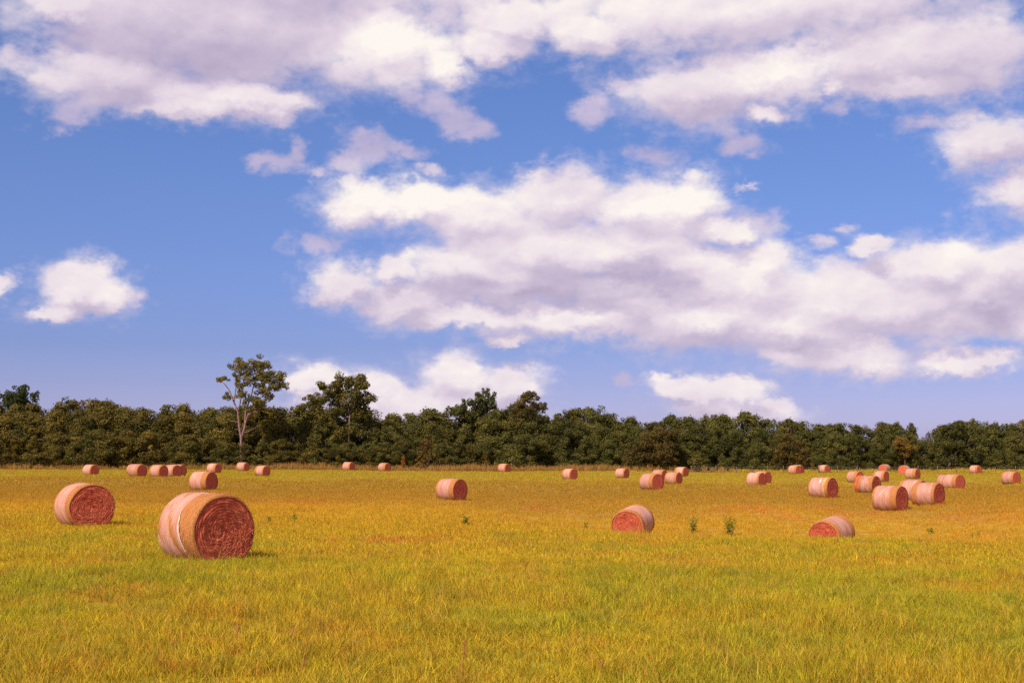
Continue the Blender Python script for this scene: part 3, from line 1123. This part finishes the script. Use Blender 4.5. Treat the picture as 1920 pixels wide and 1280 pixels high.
def build_bales():
    for i, b in enumerate(BALES):
        th, D = bale_pose(b)
        xc = (b[0] + b[2]) / 2 + {0: 6, 1: 7, 3: -5}.get(i, 0)
        x, y, z = at(xc, D)
        view = Vector((x, y)).normalized()
        right = Vector((view.y, -view.x))
        nrm = -view * math.cos(th) + right * math.sin(th) * (1 if b[5] == 'R' else -1)
        root = obj('hay_bale', None, None, (x, y, z - 0.03), math.atan2(nrm.y, nrm.x))
        tag(root, b[6], 'hay bale', 'round hay bales scattered over the field')
        kind = 'near' if D < 75 else ('mid' if D < 125 else 'far')
        var = (i * 7 + 3) % 5
        d = bale_meshes(kind, var)
        s = random.uniform(0.97, 1.03) if i > 3 else 1.0
        root.scale = (s, s, 1.06 if i == 0 else s)
        if b[5] == 'L' and D < 100:      # these two lie on the slope that rises away from the camera
            root.rotation_euler = Matrix.Rotation(math.atan2(nrm.y, nrm.x), 3, 'Z').__matmul__(Matrix.Rotation(R(9), 3, 'Y')).to_euler()
        obj('hay_roll', d['hay_roll'], root)
        if i == 0:
            obj('net_wrap', flank_mesh('net_wrap', 88, -0.74, 0.42, 0.010, MAT['net'], 40, 2, 0.012, slant=slant_near), root)
        elif b[6].startswith('bale with frayed'):
            obj('net_wrap', flank_mesh('net_wrap', 48, -0.36, 0.55, 0.010, MAT['net'], 5, 2, 0.012), root)
            obj('frayed_hay', flank_mesh('frayed_hay', 48, -0.80, -0.50, 0.035, MAT['redhay'], 4, 4, 0.03), root)['label'] = 'frayed red hay at the left end'
        else:
            obj('net_wrap', d['net_wrap'], root)
        obj('end_face', d['end_a'], root)
        obj('end_face', d['end_b'], root)
        if 'straw' in d:
            o = obj('loose_straw', d['straw'], root)
            o['kind'] = 'stuff'
        if i == 0:
            # on this bale the lit flank is at negative y in bale space seen from the camera
            lit = -1
            pts = []
            for k in range(15):
                t = k / 14
                a = lit * (0.95 + 1.15 * t)
                pts.append((0.42 + slant_near(a) + 0.02 * math.sin(9 * t), a, 0.006 + 0.030 * math.sin(math.pi * t) ** 2 * (1 + 0.5 * math.sin(31 * t))))
            obj('torn_net', ribbon('torn_net', pts, 0.012, MAT['tornnet'], 0.02), root)['label'] = 'torn white edge of the net'
        if b[6].startswith('bale with white patch'):
            obj('net_stripe', flank_mesh('net_stripe', 48, 0.40, 0.56, 0.014, MAT['stripe'], 2, 2, 0.012), root)
            pts = [(0.16, -(0.5 + 0.09 * k), 0.09 * math.sin(math.pi * (k + 0.4) / 8)) for k in range(8)]
            obj('net_patch', ribbon('net_patch', pts, 0.008, MAT['tornnet'], 0.028), root)
        if b[6].startswith('solitary mid-field') or b[6].startswith('big front bale'):
            sl = 0.0 if b[6].startswith('solitary') else 0.055
            pts = [(-0.12 - sl * 10 * (k / 9) + 0.3 * (sl > 0), -(0.35 + 0.13 * k), 0.006 + 0.02 * math.sin(math.pi * k / 9)) for k in range(10)]
            obj('net_fold', ribbon('net_fold', pts, 0.008, MAT['tornnet'], 0.024), root)


build_bales()


# ------------------------------------------------------------------ trees
def leaf_cloud(clumps, per_area, size, seed, flat=0.85):
    """Leaf sprays on the outer part of many clumps; clumps are (x, y, z, r)."""
    rn = np.random.default_rng(seed)
    V_, F_, T_ = [], [], []
    base = 0
    for (cx, cyy, cz, r) in clumps:
        n = max(8, int(per_area * r * r))
        d = rn.normal(size=(n, 3))
        d /= np.linalg.norm(d, axis=1)[:, None]
        # uneven clump: bulges and gaps
        ph = rn.random(3) * 6.28
        bump = 1 + 0.22 * np.sin(3 * d[:, 0] + ph[0]) * np.sin(3.7 * d[:, 2] + ph[1]) + 0.16 * np.sin(6 * d[:, 1] + 5 * d[:, 2] + ph[2])
        rad = r * bump * (0.70 + 0.42 * rn.random(n))
        p = np.array([cx, cyy, cz]) + d * rad[:, None] * np.array([1, 1, flat])
        nrm = d + rn.normal(0, 0.38, (n, 3)) + np.array([0, 0, 0.25])
        nrm /= np.linalg.norm(nrm, axis=1)[:, None]
        u = np.cross(nrm, rn.normal(size=(n, 3)))
        u /= np.linalg.norm(u, axis=1)[:, None]
        w = np.cross(nrm, u)
        s = size * rn.uniform(0.55, 1.35, n)[:, None]
        q = np.stack([p - u * s, p + w * s * 0.45 + nrm * s * 0.15, p + u * s, p - w * s * 0.45 + nrm * s * 0.15], 1)
        V_.append(q.reshape(-1, 3))
        F_.append(np.arange(n * 4).reshape(n, 4) + base)
        base += n * 4
        t = np.clip(rn.random() * 0.5 + 0.5 * rn.random(n), 0, 1)
        T_.append(np.repeat(t, 4))
    return np.concatenate(V_), np.concatenate(F_), np.concatenate(T_)


def crown_mesh(clumps, per_area, size, seed, mat, flat=0.85):
    v, f, t = leaf_cloud(clumps, per_area, size, seed, flat)
    return mesh('crown', v, f, mat, False, {'tone': ('FLOAT', 'POINT', t)})


def broadleaf(seed, shape):
    """Unit tree, 10 m tall: crown from low down, trunk and limbs inside it."""
    rn = random.Random(seed)
    clumps = []
    H = 10.0
    wid = {'round': 4.3, 'tall': 3.5, 'wide': 5.2, 'cone': 3.0}[shape]
    z0 = {'round': 0.8, 'tall': 0.9, 'wide': 0.7, 'cone': 0.5}[shape]
    for k in range({'round': 62, 'tall': 54, 'wide': 76, 'cone': 56}[shape]):
        t = rn.random() ** 0.8
        z = z0 + (H - z0 - 0.7) * t
        if shape == 'cone':
            prof = (1 - t) ** 0.75 + 0.10
        else:
            prof = math.sin(math.pi * min(1, 0.20 + 0.80 * t)) ** 0.6
        a = rn.random() * 6.283
        rr = wid * prof * rn.random() ** 0.5
        r = rn.uniform(0.75, 1.5) * (0.75 if shape == 'cone' else 1.0) * (1 - 0.25 * t)
        clumps.append((rr * math.cos(a), rr * math.sin(a), z, r))
    for k in range(5):   # leaders that break the outline
        a = rn.random() * 6.283
        rr = wid * rn.uniform(0, 0.6)
        clumps.append((rr * math.cos(a), rr * math.sin(a), H - 0.5 + rn.uniform(-0.6, 0.35), rn.uniform(0.3, 0.6)))
    crown = crown_mesh(clumps, 190, 0.20, seed, MAT['leaf'])
    tb = Tube()
    top = (rn.uniform(-0.4, 0.4), rn.uniform(-0.4, 0.4), H * 0.8)
    tb.path([(0, 0, -0.3), (0.05, 0, 1.5), (top[0] * 0.5, top[1] * 0.5, H * 0.45), top], [0.22, 0.18, 0.12, 0.04])
    for c in clumps[::4]:
        zb = max(0.8, c[2] * 0.55)
        tb.path([(top[0] * zb / H, top[1] * zb / H, zb), (c[0] * 0.5, c[1] * 0.5, (zb + c[2]) / 2 + 0.2), (c[0], c[1], c[2])], [0.08, 0.05, 0.015], 5)
    return crown, tb.build('trunk', MAT['bark']), shape


PROTO = [broadleaf(21 + i, s) for i, s in enumerate(['round', 'tall', 'wide', 'round', 'cone', 'tall', 'wide', 'round'])]


def plant(name, crown, trunk, loc, sc, rotz, color, label, cat, group=None, tname='trunk'):
    root = obj(name, None, None, loc, rotz)
    root.scale = sc if isinstance(sc, tuple) else (sc, sc, sc)
    c = obj('crown', crown, root)
    c.color = (*color, 1.0)
    if trunk:
        obj(tname, trunk, root)
    return tag(root, label, cat, group)


def pixel_tree(name, D, clumps, limbs, label, color, mat='leaf', bark='bark', per=200, size=0.22, px_scale=1.0, ox=0.0, oy=0.0, depth=0.8, root_px=None, seed=5):
    """A tree that stands D metres ahead; its clumps and limbs are measured off the photograph and given depth."""
    rn = random.Random(seed)
    px0 = ox + root_px[0] / px_scale
    x0, y0, z0 = at(px0, D)

    def w(cx, cyy):
        px, py = ox + cx / px_scale, oy + cyy / px_scale
        return (px - px0) * D / F, height_at(py, px, D) - z0
    cl = []
    for (cx, cyy, r) in clumps:
        x, z = w(cx, cyy)
        r = r / px_scale * D / F
        g = lambda: max(-1.3, min(1.3, rn.gauss(0, 1)))
        for _ in range(11):
            cl.append((x + g() * r * 0.58, g() * depth * 1.6, z + g() * r * 0.52, r * rn.uniform(0.25, 0.65)))
    crown = crown_mesh(cl, per, size, seed, MAT[mat])
    tb = Tube()
    for pts, r0, r1 in limbs:
        n = len(pts)
        P = []
        dy = rn.uniform(-0.6, 0.6)
        for k, (cx, cyy) in enumerate(pts):
            x, z = w(cx, cyy)
            P.append((x, dy * k / max(1, n - 1) - 0.5 * depth, z))
        tb.path(P, [r0 + (r1 - r0) * k / max(1, n - 1) for k in range(n)])
    root = obj(name, None, None, (x0, y0, z0))
    c = obj('crown', crown, root)
    c.color = (*color, 1.0)
    obj('trunk', tb.build('trunk', MAT[bark]), root)
    return tag(root, label, 'tree')


LANDMARKS = []   # px, phrase


def build_landmark_trees():
    # tall pale-trunked tree
    cl = [(350, 160, 60), (420, 210, 60), (560, 150, 70), (620, 200, 60), (480, 250, 60), (360, 300, 55), (560, 270, 70), (690, 270, 65),
          (770, 310, 55), (800, 400, 50), (700, 390, 65), (600, 420, 60), (480, 350, 60), (220, 320, 42), (170, 330, 30), (400, 480, 55),
          (500, 540, 75), (580, 590, 60), (660, 480, 55), (540, 640, 60), (260, 490, 42), (380, 390, 40), (640, 330, 50)]
    lm = [([(410, 1230), (408, 1050), (405, 910), (385, 800), (370, 650), (320, 530), (285, 440), (240, 380), (190, 330)], 0.30, 0.05),
          ([(405, 910), (440, 800), (445, 650), (500, 480), (540, 300), (580, 160)], 0.26, 0.05),
          ([(370, 650), (385, 580), (410, 450), (430, 300), (420, 200)], 0.17, 0.05),
          ([(435, 800), (470, 680), (560, 640), (640, 560)], 0.18, 0.05),
          ([(470, 680), (600, 500), (700, 400), (800, 370)], 0.15, 0.04),
          ([(330, 545), (345, 400), (340, 280), (350, 150)], 0.11, 0.04),
          ([(380, 760), (330, 742), (280, 738)], 0.08, 0.03), ([(390, 830), (340, 826)], 0.06, 0.03), ([(430, 860), (480, 845), (560, 800)], 0.08, 0.03)]
    pixel_tree('cottonwood_tree', 268, cl, lm, 'tallest tree, open airy crown on a pale forked pinkish trunk', (1.25, 1.15, 1.0), 'leaf_light', 'pale', 230, 0.20, 5.335, 380, 650, 1.0, (410, 1230), 3)
    LANDMARKS.append((457, 'the tall pale-trunked tree'))
    cl = [(470, 340, 40), (440, 400, 45), (520, 360, 45), (580, 340, 35), (600, 380, 40), (640, 430, 35), (560, 430, 50), (380, 390, 40),
          (370, 450, 45), (290, 460, 38), (450, 480, 55), (520, 500, 50), (600, 490, 45), (330, 480, 40), (480, 430, 45)]
    lm = [([(528, 830), (530, 560), (545, 480), (556, 390), (560, 350)], 0.15, 0.04), ([(540, 500), (470, 440), (460, 360)], 0.12, 0.04), ([(545, 490), (610, 440), (640, 420)], 0.12, 0.04)]
    pixel_tree('tall_tree', 276, cl, lm, 'second tallest tree, dark ragged crown with a reddish bare stem', (1.35, 1.3, 1.0), 'leaf', 'pale', 210, 0.22, 3.0, 480, 600, 1.0, (528, 830), 4)
    LANDMARKS.append((656, 'the second tallest tree'))
    cl = [(1290, 400, 22), (1262, 432, 26), (1320, 430, 30), (1230, 470, 36), (1290, 475, 45), (1190, 465, 28), (1160, 500, 32), (1250, 530, 42), (1335, 475, 22), (1300, 540, 40)]
    lm = [([(1290, 830), (1285, 600), (1290, 480), (1292, 395)], 0.22, 0.04), ([(1287, 560), (1240, 500), (1190, 450)], 0.1, 0.03)]
    pixel_tree('tall_tree', 282, cl, lm, 'pointed grey-green tree rising above the line, left of the broken-topped tree', (0.85, 1.05, 1.1), 'leaf', 'bark', 210, 0.22, 3.0, 480, 600, 1.0, (1290, 830), 6)
    LANDMARKS.append((910, 'the pointed grey-green tree'))
    cl = [(1520, 440, 42), (1550, 425, 26), (1500, 500, 48), (1470, 560, 45), (1510, 600, 40), (1605, 480, 22), (1622, 505, 18), (1585, 440, 12), (1545, 500, 35)]
    lm = [([(1560, 830), (1570, 640), (1580, 540), (1575, 470), (1568, 425)], 0.2, 0.05), ([(1578, 520), (1600, 470), (1585, 430)], 0.08, 0.03)]
    pixel_tree('tall_tree', 280, cl, lm, 'brownish tree with a broken top and bare pale stem above the line', (1.1, 0.95, 0.9), 'leaf', 'pale', 210, 0.22, 3.0, 480, 600, 1.0, (1560, 830), 7)
    LANDMARKS.append((995, 'the broken-topped tree'))
    cl = [(120, 320, 32), (70, 350, 28), (200, 352, 26), (150, 370, 40), (50, 375, 30), (110, 375, 40), (100, 430, 50), (170, 420, 40)]
    lm = [([(120, 740), (118, 500), (120, 330)], 0.25, 0.05)]
    pixel_tree('tall_tree', 284, cl, lm, 'dark tree poking above the line at the far left edge', (0.65, 0.85, 0.8), 'leaf', 'bark', 210, 0.22, 2.909, 0, 620, 1.0, (120, 740), 8)
    LANDMARKS.append((41, 'the dark far left tree'))
    # grey-green tree with a leaning bare trunk, right
    cl = [(1440, 560, 50), (1500, 560, 55), (1470, 610, 60), (1550, 620, 50), (1420, 620, 45), (1530, 670, 50), (1410, 680, 40), (1480, 680, 45), (1460, 530, 40)]
    lm = [([(1428, 750), (1440, 710), (1455, 680), (1500, 640), (1560, 610)], 0.35, 0.08), ([(1450, 690), (1440, 620), (1440, 560)], 0.18, 0.05)]
    pixel_tree('leaning_tree', 272, cl, lm, 'grey-green tree with a leaning bare brown trunk near the right fence', (0.85, 0.95, 0.85), 'leaf', 'bark', 200, 0.22, 2.909, 1280, 620, 1.0, (1428, 750), 9)
    LANDMARKS.append((1780, 'the tree with the leaning trunk'))
    cl = [(1180, 600, 30), (1210, 615, 30), (1160, 620, 28), (1200, 650, 35), (1190, 680, 25), (1240, 640, 22)]
    lm = [([(1195, 750), (1195, 680), (1190, 620)], 0.2, 0.05)]
    pixel_tree('orange_tree', 271, cl, lm, 'small tree with orange-tinged crown left of the leaning trunk', (1.7, 1.2, 0.8), 'leaf', 'bark', 200, 0.2, 2.909, 1280, 620, 0.8, (1195, 750), 10)
    LANDMARKS.append((1691, 'the orange-tinged tree'))
    cl = [(1690, 600, 55), (1770, 590, 50), (1640, 640, 45), (1720, 650, 60), (1790, 650, 50), (1590, 680, 50), (1670, 700, 55), (1750, 710, 50), (1560, 720, 35), (1800, 720, 40), (1730, 565, 35)]
    lm = [([(1690, 750), (1692, 680), (1700, 600)], 0.25, 0.05)]
    pixel_tree('domed_tree', 267, cl, lm, 'brown domed tree in front of the line above the cluster of four bales', (1.05, 0.85, 0.75), 'leaf', 'bark', 200, 0.22, 2.909, 640, 620, 1.0, (1690, 750), 11)
    LANDMARKS.append((1221, 'the brown domed tree'))
    cl = [(565, 580, 28), (600, 610, 32), (540, 630, 30), (580, 660, 45), (520, 680, 40), (630, 680, 40), (500, 720, 35), (570, 715, 45), (650, 715, 35)]
    lm = [([(570, 755), (572, 660), (570, 580)], 0.2, 0.04)]
    pixel_tree('cedar_tree', 268, cl, lm, 'brown conical cedar at the field edge behind the small far pair of bales', (1.15, 0.9, 0.75), 'leaf', 'bark', 200, 0.2, 2.909, 1280, 620, 0.8, (570, 755), 12)
    LANDMARKS.append((1476, 'the brown conical cedar'))


build_landmark_trees()
LANDMARKS.sort()
SKY_LINE = [(-220, 752), (-100, 750), (0, 752), (60, 750), (100, 750), (150, 744), (175, 743), (210, 753), (250, 757), (300, 758), (340, 752), (380, 760), (420, 757),
            (480, 757), (540, 758), (580, 757), (640, 757), (700, 764), (760, 773), (800, 766), (820, 760), (850, 762), (900, 758), (940, 758), (965, 752),
            (1010, 764), (1040, 771), (1070, 766), (1105, 760), (1140, 769), (1200, 777), (1230, 783), (1280, 776), (1330, 776), (1380, 773), (1410, 773),
            (1440, 781), (1490, 789), (1540, 790), (1560, 786), (1600, 792), (1640, 795), (1690, 780), (1720, 795), (1770, 790), (1800, 786), (1850, 782),
            (1880, 788), (1920, 786), (2000, 785), (2200, 788)]
_sx, _sy = zip(*SKY_LINE)
ORD = ['first', 'second', 'third', 'fourth', 'fifth', 'sixth', 'seventh', 'eighth', 'ninth', 'tenth', 'eleventh', 'twelfth', 'thirteenth', 'fourteenth',
       'fifteenth', 'sixteenth', 'seventeenth', 'eighteenth', 'nineteenth', 'twentieth']


def row_label(px, count, what):
    left = [l for l in LANDMARKS if l[0] <= px]
    if left:
        key = left[-1][1] + ', to its right'
        ref = 'to the right of ' + left[-1][1]
    else:
        key = 'edge'
        ref = 'from the left edge of the picture'
    count[key] = count.get(key, -1) + 1
    return '%s %s, %s %s' % (what[0], what[1], ORD[min(19, count[key])], ref)


def build_tree_line():
    rn = random.Random(5)
    cnt = {}
    for row, (step, dD, lift, names) in enumerate((
            (36, 12, (0, 0), ('back row', 'tree')),
            (37, 3, (16, 34), ('front row', 'tree')),
            (34, -5, (48, 74), ('low edge', 'tree')))):
        count = {}
        px = -190.0 + 11 * row
        while px < 2110:
            ex = px + rn.uniform(-7, 7)
            left = min(1, max(0, 1 - ex / 1100))
            D = 270 + 8 * (1 - left) + dD + rn.uniform(-2, 2)
            yt = float(np.interp(ex, _sx, _sy)) + rn.uniform(*lift) + (rn.uniform(-3, 5) if row == 0 else 0)
            x, y, z = at(ex, D)
            h = height_at(yt, ex, D) - z
            pi = rn.randrange(len(PROTO))
            if row == 2 and rn.random() < 0.3:
                pi = 4
            crown, trunk, shape = PROTO[pi]
            s = h / 10.2
            wf = s * rn.uniform(0.9, 1.15) * (1.08 if row < 2 else 1.3)
            olive = left * rn.uniform(0.5, 1.0) + (0.35 if rn.random() < 0.15 else 0.0)
            b = rn.uniform(0.85, 1.35)
            color = (b * (0.95 + 0.33 * olive), b * (1.03 + 0.05 * olive), b * (0.82 - 0.08 * olive))
            inside = -45 < ex < 1965
            word = 'olive-brown' if olive > 0.5 else 'dark green'
            if not inside:
                px += step * rn.uniform(0.85, 1.15)
                if -130 < ex < 2050:
                    sd = 'left' if ex < 0 else 'right'
                    cnt[sd] = cnt.get(sd, -1) + 1
                    plant('tree', crown, trunk, (x, y, z), (wf, wf, s), rn.random() * 6.283, color,
                          '%s of the trees continuing the line beyond the %s edge' % (ORD[cnt[sd]], sd), 'tree', 'trees continuing the line beyond the picture')
                continue
            lab = row_label(ex, count, (word + ' ' + names[0], names[1]))
            plant('tree', crown, trunk, (x, y, z), (wf, wf, s), rn.random() * 6.283, color, lab, 'tree', 'trees of the ' + names[0] + ' of the tree line')
            px += step * rn.uniform(0.85, 1.15)


build_tree_line()


# ------------------------------------------------------------------ bushes, dry grass and fence at the field edge
def bush_mesh(seed, H=2.4, W=1.3):
    rn = random.Random(seed)
    cl = []
    for _ in range(16):
        t = rn.random()
        a = rn.random() * 6.283
        rr = W * (1 - 0.55 * t) * rn.uniform(0.2, 0.9)
        cl.append((rr * math.cos(a), rr * math.sin(a), 0.3 + (H - 0.5) * t, rn.uniform(0.28, 0.5)))
    tb = Tube()
    for c in cl[::2]:
        tb.path([(c[0] * 0.2, c[1] * 0.2, -0.1), (c[0] * 0.6, c[1] * 0.6, c[2] * 0.5), (c[0], c[1], c[2] + 0.2)], [0.03, 0.02, 0.008], 4)
    return crown_mesh(cl, 170, 0.13, seed, MAT['leaf']), tb.build('stems', MAT['bark'])


BUSHES = [  # px, top, width factor, colour, label
    (66, 848, 1.2, (1.5, 1.25, 0.8), 'pale feathery bush at the field edge, leftmost in the picture'),
    (117, 858, 1.6, (1.35, 1.0, 0.7), 'low wide olive bush left of the leftmost distant bale'),
    (150, 846, 0.8, (1.7, 1.3, 0.9), 'small upright tan bush beside the leftmost distant bale'),
    (190, 842, 1.0, (2.0, 1.45, 0.95), 'spiky pale bush just behind the leftmost distant bale'),
    (365, 848, 1.4, (1.1, 1.1, 0.7), 'dull green bush behind the row of three distant bales'),
    (510, 850, 1.5, (1.3, 1.1, 0.7), 'dusty bush right of the pale forked trunk'),
    (568, 856, 1.6, (1.25, 1.0, 0.65), 'low brown bush left of the two tiny bales'),
    (635, 852, 1.3, (1.4, 1.15, 0.65), 'olive bush touching the left of the two tiny bales'),
    (692, 853, 1.5, (1.5, 1.2, 0.65), 'wide olive bush between the two tiny bales'),
    (757, 850, 0.6, (3.0, 1.3, 0.9), 'thin reddish shrub right of the two tiny bales'),
    (806, 815, 1.2, (1.3, 0.9, 0.7), 'tall rusty bare-branched bush above the solitary mid-field bale'),
    (838, 860, 1.3, (1.4, 0.95, 0.6), 'low rusty bush right of the tall bare-branched bush'),
    (910, 845, 1.0, (1.5, 1.15, 0.65), 'upright olive bush left of the tiny distant central bale'),
    (965, 832, 1.5, (1.2, 1.3, 0.75), 'yellow-green bush directly behind the tiny distant central bale'),
    (995, 862, 0.8, (1.7, 1.2, 0.7), 'small tan bush right of the tiny distant central bale'),
    (1056, 853, 1.2, (1.4, 1.35, 0.7), 'feathery green bush behind the bale alone on open grass'),
    (1140, 862, 1.6, (0.75, 1.25, 0.7), 'fresh green low bush left of the cluster of four bales'),
    (1302, 842, 1.6, (1.2, 1.2, 0.75), 'rounded grey-green bush alone at the field edge right of the cluster'),
    (1520, 866, 1.0, (1.6, 1.2, 0.6), 'small spiky yellow bush left of the tiny bale by the cedar'),
    (1675, 865, 1.0, (0.9, 0.9, 0.55), 'dark bush between the two tiny lit-end bales'),
]


def build_bushes():
    protos = [bush_mesh(60 + i) for i in range(4)]
    for i, (px, top, wf, col, lab) in enumerate(BUSHES):
        D = 262 if px < 1250 else 258
        x, y, z = at(px, D)
        s = (height_at(top, px, D) - z) / 2.6
        c, st = protos[i % 4]
        w = 0.75 * wf * max(0.8, s)
        plant('bush', c, st, (x, y, z), (w, w, s), random.random() * 6.28, col, lab, 'bush', 'bushes along the field edge', 'stems')


build_bushes()


def build_dry_strip():
    n = 5200
    px = rng.uniform(-150, 2080, n)
    keep = rng.random(n) < np.where(px < 380, 0.45, np.where(px < 1160, 1.0, np.where(px < 1370, 0.15, 0.8)))
    px = px[keep]
    D = rng.uniform(255, 268, len(px))
    x = (px - CX) / F * D
    z = terrain(x, D)
    tufts = [tuft_mesh('dry_tuft', 30, 0.5, 0.5, 1.25, 0.05, 0.5, MAT['grass']) for _ in range(3)]
    for i, t in enumerate(tufts):
        t.name = 'dry_tuft_%d' % i
    s = rng.uniform(0.6, 1.25, len(px))
    hh = s * (0.5 + fbm(x / 6.0, D / 6.0, 2))
    hh = np.where(px > 1370, hh * 0.55, hh)
    tint = np.where((px > 1370)[:, None], np.array([.60, .40, .04]), np.array([.42, .21, .07])) * rng.uniform(0.6, 1.2, (len(px), 1))
    grass_object('dry_grass_strip', tufts, np.stack([x, D, z], 1), rng.integers(0, 3, len(px)), np.stack([s, s, hh], 1), tint,
                 'tall rusty dry grass along the foot of the trees')


build_dry_strip()


def build_fence():
    px_posts = [1294, 1323, 1350, 1378, 1407, 1436, 1465, 1497, 1530, 1566, 1603, 1642, 1681, 1716, 1752, 1787, 1823, 1860, 1897, 1935]
    D = 254.0
    x0, y0, z0 = at(px_posts[0], D)
    root = tag(obj('wire_fence', None, None, (x0, y0, z0)), 'low wire fence on thin wooden posts along the right field edge', 'fence')
    tops = []
    rn = random.Random(4)
    pm = []
    for k in range(3):
        t = Tube()
        t.path([(0, 0, -0.2), (0.01 * k, 0, 0.5), (0.03 * (k - 1), 0.01, 1.15 + 0.1 * k)], [0.07, 0.065, 0.055], 8)
        pm.append(t.build('post', MAT['wood']))
    for px in px_posts:
        x, y, z = at(px, D)
        p = obj('post', pm[rn.randrange(3)], root, (x - x0, y - y0, z - z0), rn.random() * 6.28)
        p.scale = (1, 1, rn.uniform(0.9, 1.1))
        tops.append((x - x0, y - y0, z - z0))
    for h in (0.45, 0.8, 1.1):
        t = Tube()
        t.path([(a, b + 0.08, c + h) for a, b, c in tops], [0.012] * len(tops), 4)
        obj('wire', t.build('wire', MAT['wire']), root)


build_fence()


# ------------------------------------------------------------------ weeds standing in the field
def weed_meshes(seed, H, stems, leaf, mat):
    rn = random.Random(seed)
    tb = Tube()
    v, f, tone = [], [], []
    for s in range(stems):
        a = rn.random() * 6.283
        ln = rn.uniform(0.0, 0.35) * H
        h = H * rn.uniform(0.7, 1.0)
        ex, ey = math.cos(a) * ln, math.sin(a) * ln
        bx, by = rn.gauss(0, 0.06), rn.gauss(0, 0.06)
        tb.path([(bx, by, -0.03), (bx + ex * 0.4, by + ey * 0.4, h * 0.5), (bx + ex, by + ey, h)], [0.008, 0.006, 0.002], 5)
        for k in range(16):
            t = 0.18 + 0.82 * k / 15
            p = Vector((bx + ex * t, by + ey * t, h * t))
            la = rn.random() * 6.283
            d = Vector((math.cos(la), math.sin(la), rn.uniform(-0.25, 0.5))).normalized()
            sd = Vector((-d.y, d.x, 0)).normalized()
            L = leaf * rn.uniform(0.7, 1.2) * (1.15 - 0.5 * t)
            w = L * 0.3
            b = len(v)
            v += [tuple(p), tuple(p + d * L * 0.5 + sd * w + Vector((0, 0, 0.02))), tuple(p + d * L - Vector((0, 0, L * 0.15))), tuple(p + d * L * 0.5 - sd * w + Vector((0, 0, 0.02)))]
            f.append((b, b + 1, b + 2, b + 3))
            tone += [rn.random()] * 4
    return mesh('leaves', v, f, mat, False, {'tone': ('FLOAT', 'POINT', tone)}), tb.build('stem', mat)


def place_px(px, py):
    r = ray(px, py)
    for D in np.geomspace(10, 300, 900):
        if CAMZ + r[2] * D / r[1] < tz(r[0] * D / r[1], D):
            return r[0] * D / r[1], D, tz(r[0] * D / r[1], D)
    return at(px, 200)


WEEDS = [
    (548, 979, 0.36, 2, 'thin green weed right of the two large left bales', (1.8, 1.6, 1)),
    (875, 987, 0.5, 4, 'bushy green weed standing alone below the solitary mid-field bale', (1.9, 1.6, 1)),
    (1097, 992, 0.40, 2, 'small thin weed left of the bale with the orange-red end', (2.1, 1.8, 1)),
    (1300, 1000, 0.85, 7, 'left of the two leafy dark weeds in the middle field', (1.5, 1.4, 1.0)),
    (1368, 1004, 1.0, 8, 'right and taller of the two leafy dark weeds in the middle field', (1.5, 1.4, 1.0)),
    (1746, 1000, 0.35, 4, 'low green weed right of the half-hidden bale', (2.1, 1.8, 1)),
    (1828, 1008, 0.35, 2, 'thin weed farthest right in the middle field', (2.1, 1.8, 1)),
    (505, 982, 0.3, 2, 'tiny weed just right of the largest bale', (2.1, 1.8, 1)),
]


def build_weeds():
    for i, (px, py, H, st, lab, col) in enumerate(WEEDS):
        x, y, z = place_px(px, py)
        lv, sm = weed_meshes(200 + i, H, st, 0.13 + 0.06 * H, MAT['weed'])
        root = tag(obj('weed', None, None, (x, y, z)), lab, 'weed', 'weeds standing in the field')
        for nm, me in (('leaves', lv), ('stem', sm)):
            o = obj(nm, me, root)
            o.color = (*col, 1)
    # rusty dock stalks near the camera
    for i, (px, py, H, lab) in enumerate((
            (442, 1215, 0.30, 'rusty red seed head of dock in the foreground grass left'),
            (565, 1275, 0.26, 'rusty dock stalk at the bottom edge below the largest bale'),
            (866, 1278, 0.42, 'thin tall rusty stalk at the bottom edge near the centre'),
            (1125, 1279, 0.22, 'reddish stalk at the bottom edge right of centre'),
            (545, 1215, 0.28, 'pair of rusty stalks in the foreground right of the red dock'))):
        x, y, z = place_px(px, py)
        tb = Tube()
        tb.path([(0, 0, -0.03), (0.01, 0, H * 0.5), (0.03, 0.01, H)], [0.006, 0.005, 0.003], 5)
        root = tag(obj('dock_stalk', None, None, (x, y, z)), lab, 'dock', 'rusty dock stalks in the foreground')
        obj('stem', tb.build('stem', MAT['dock']), root)
        t2 = Tube()
        rn = random.Random(i)
        for k in range(26):
            t = 0.55 + 0.45 * rn.random()
            a = rn.random() * 6.28
            p = Vector((0.03 * t, 0.01 * t, H * t))
            t2.path([p, p + Vector((math.cos(a), math.sin(a), 0.8)) * 0.016], [0.006, 0.003], 4)
        obj('seed_head', t2.build('seed_head', MAT['dock']), root)


build_weeds()
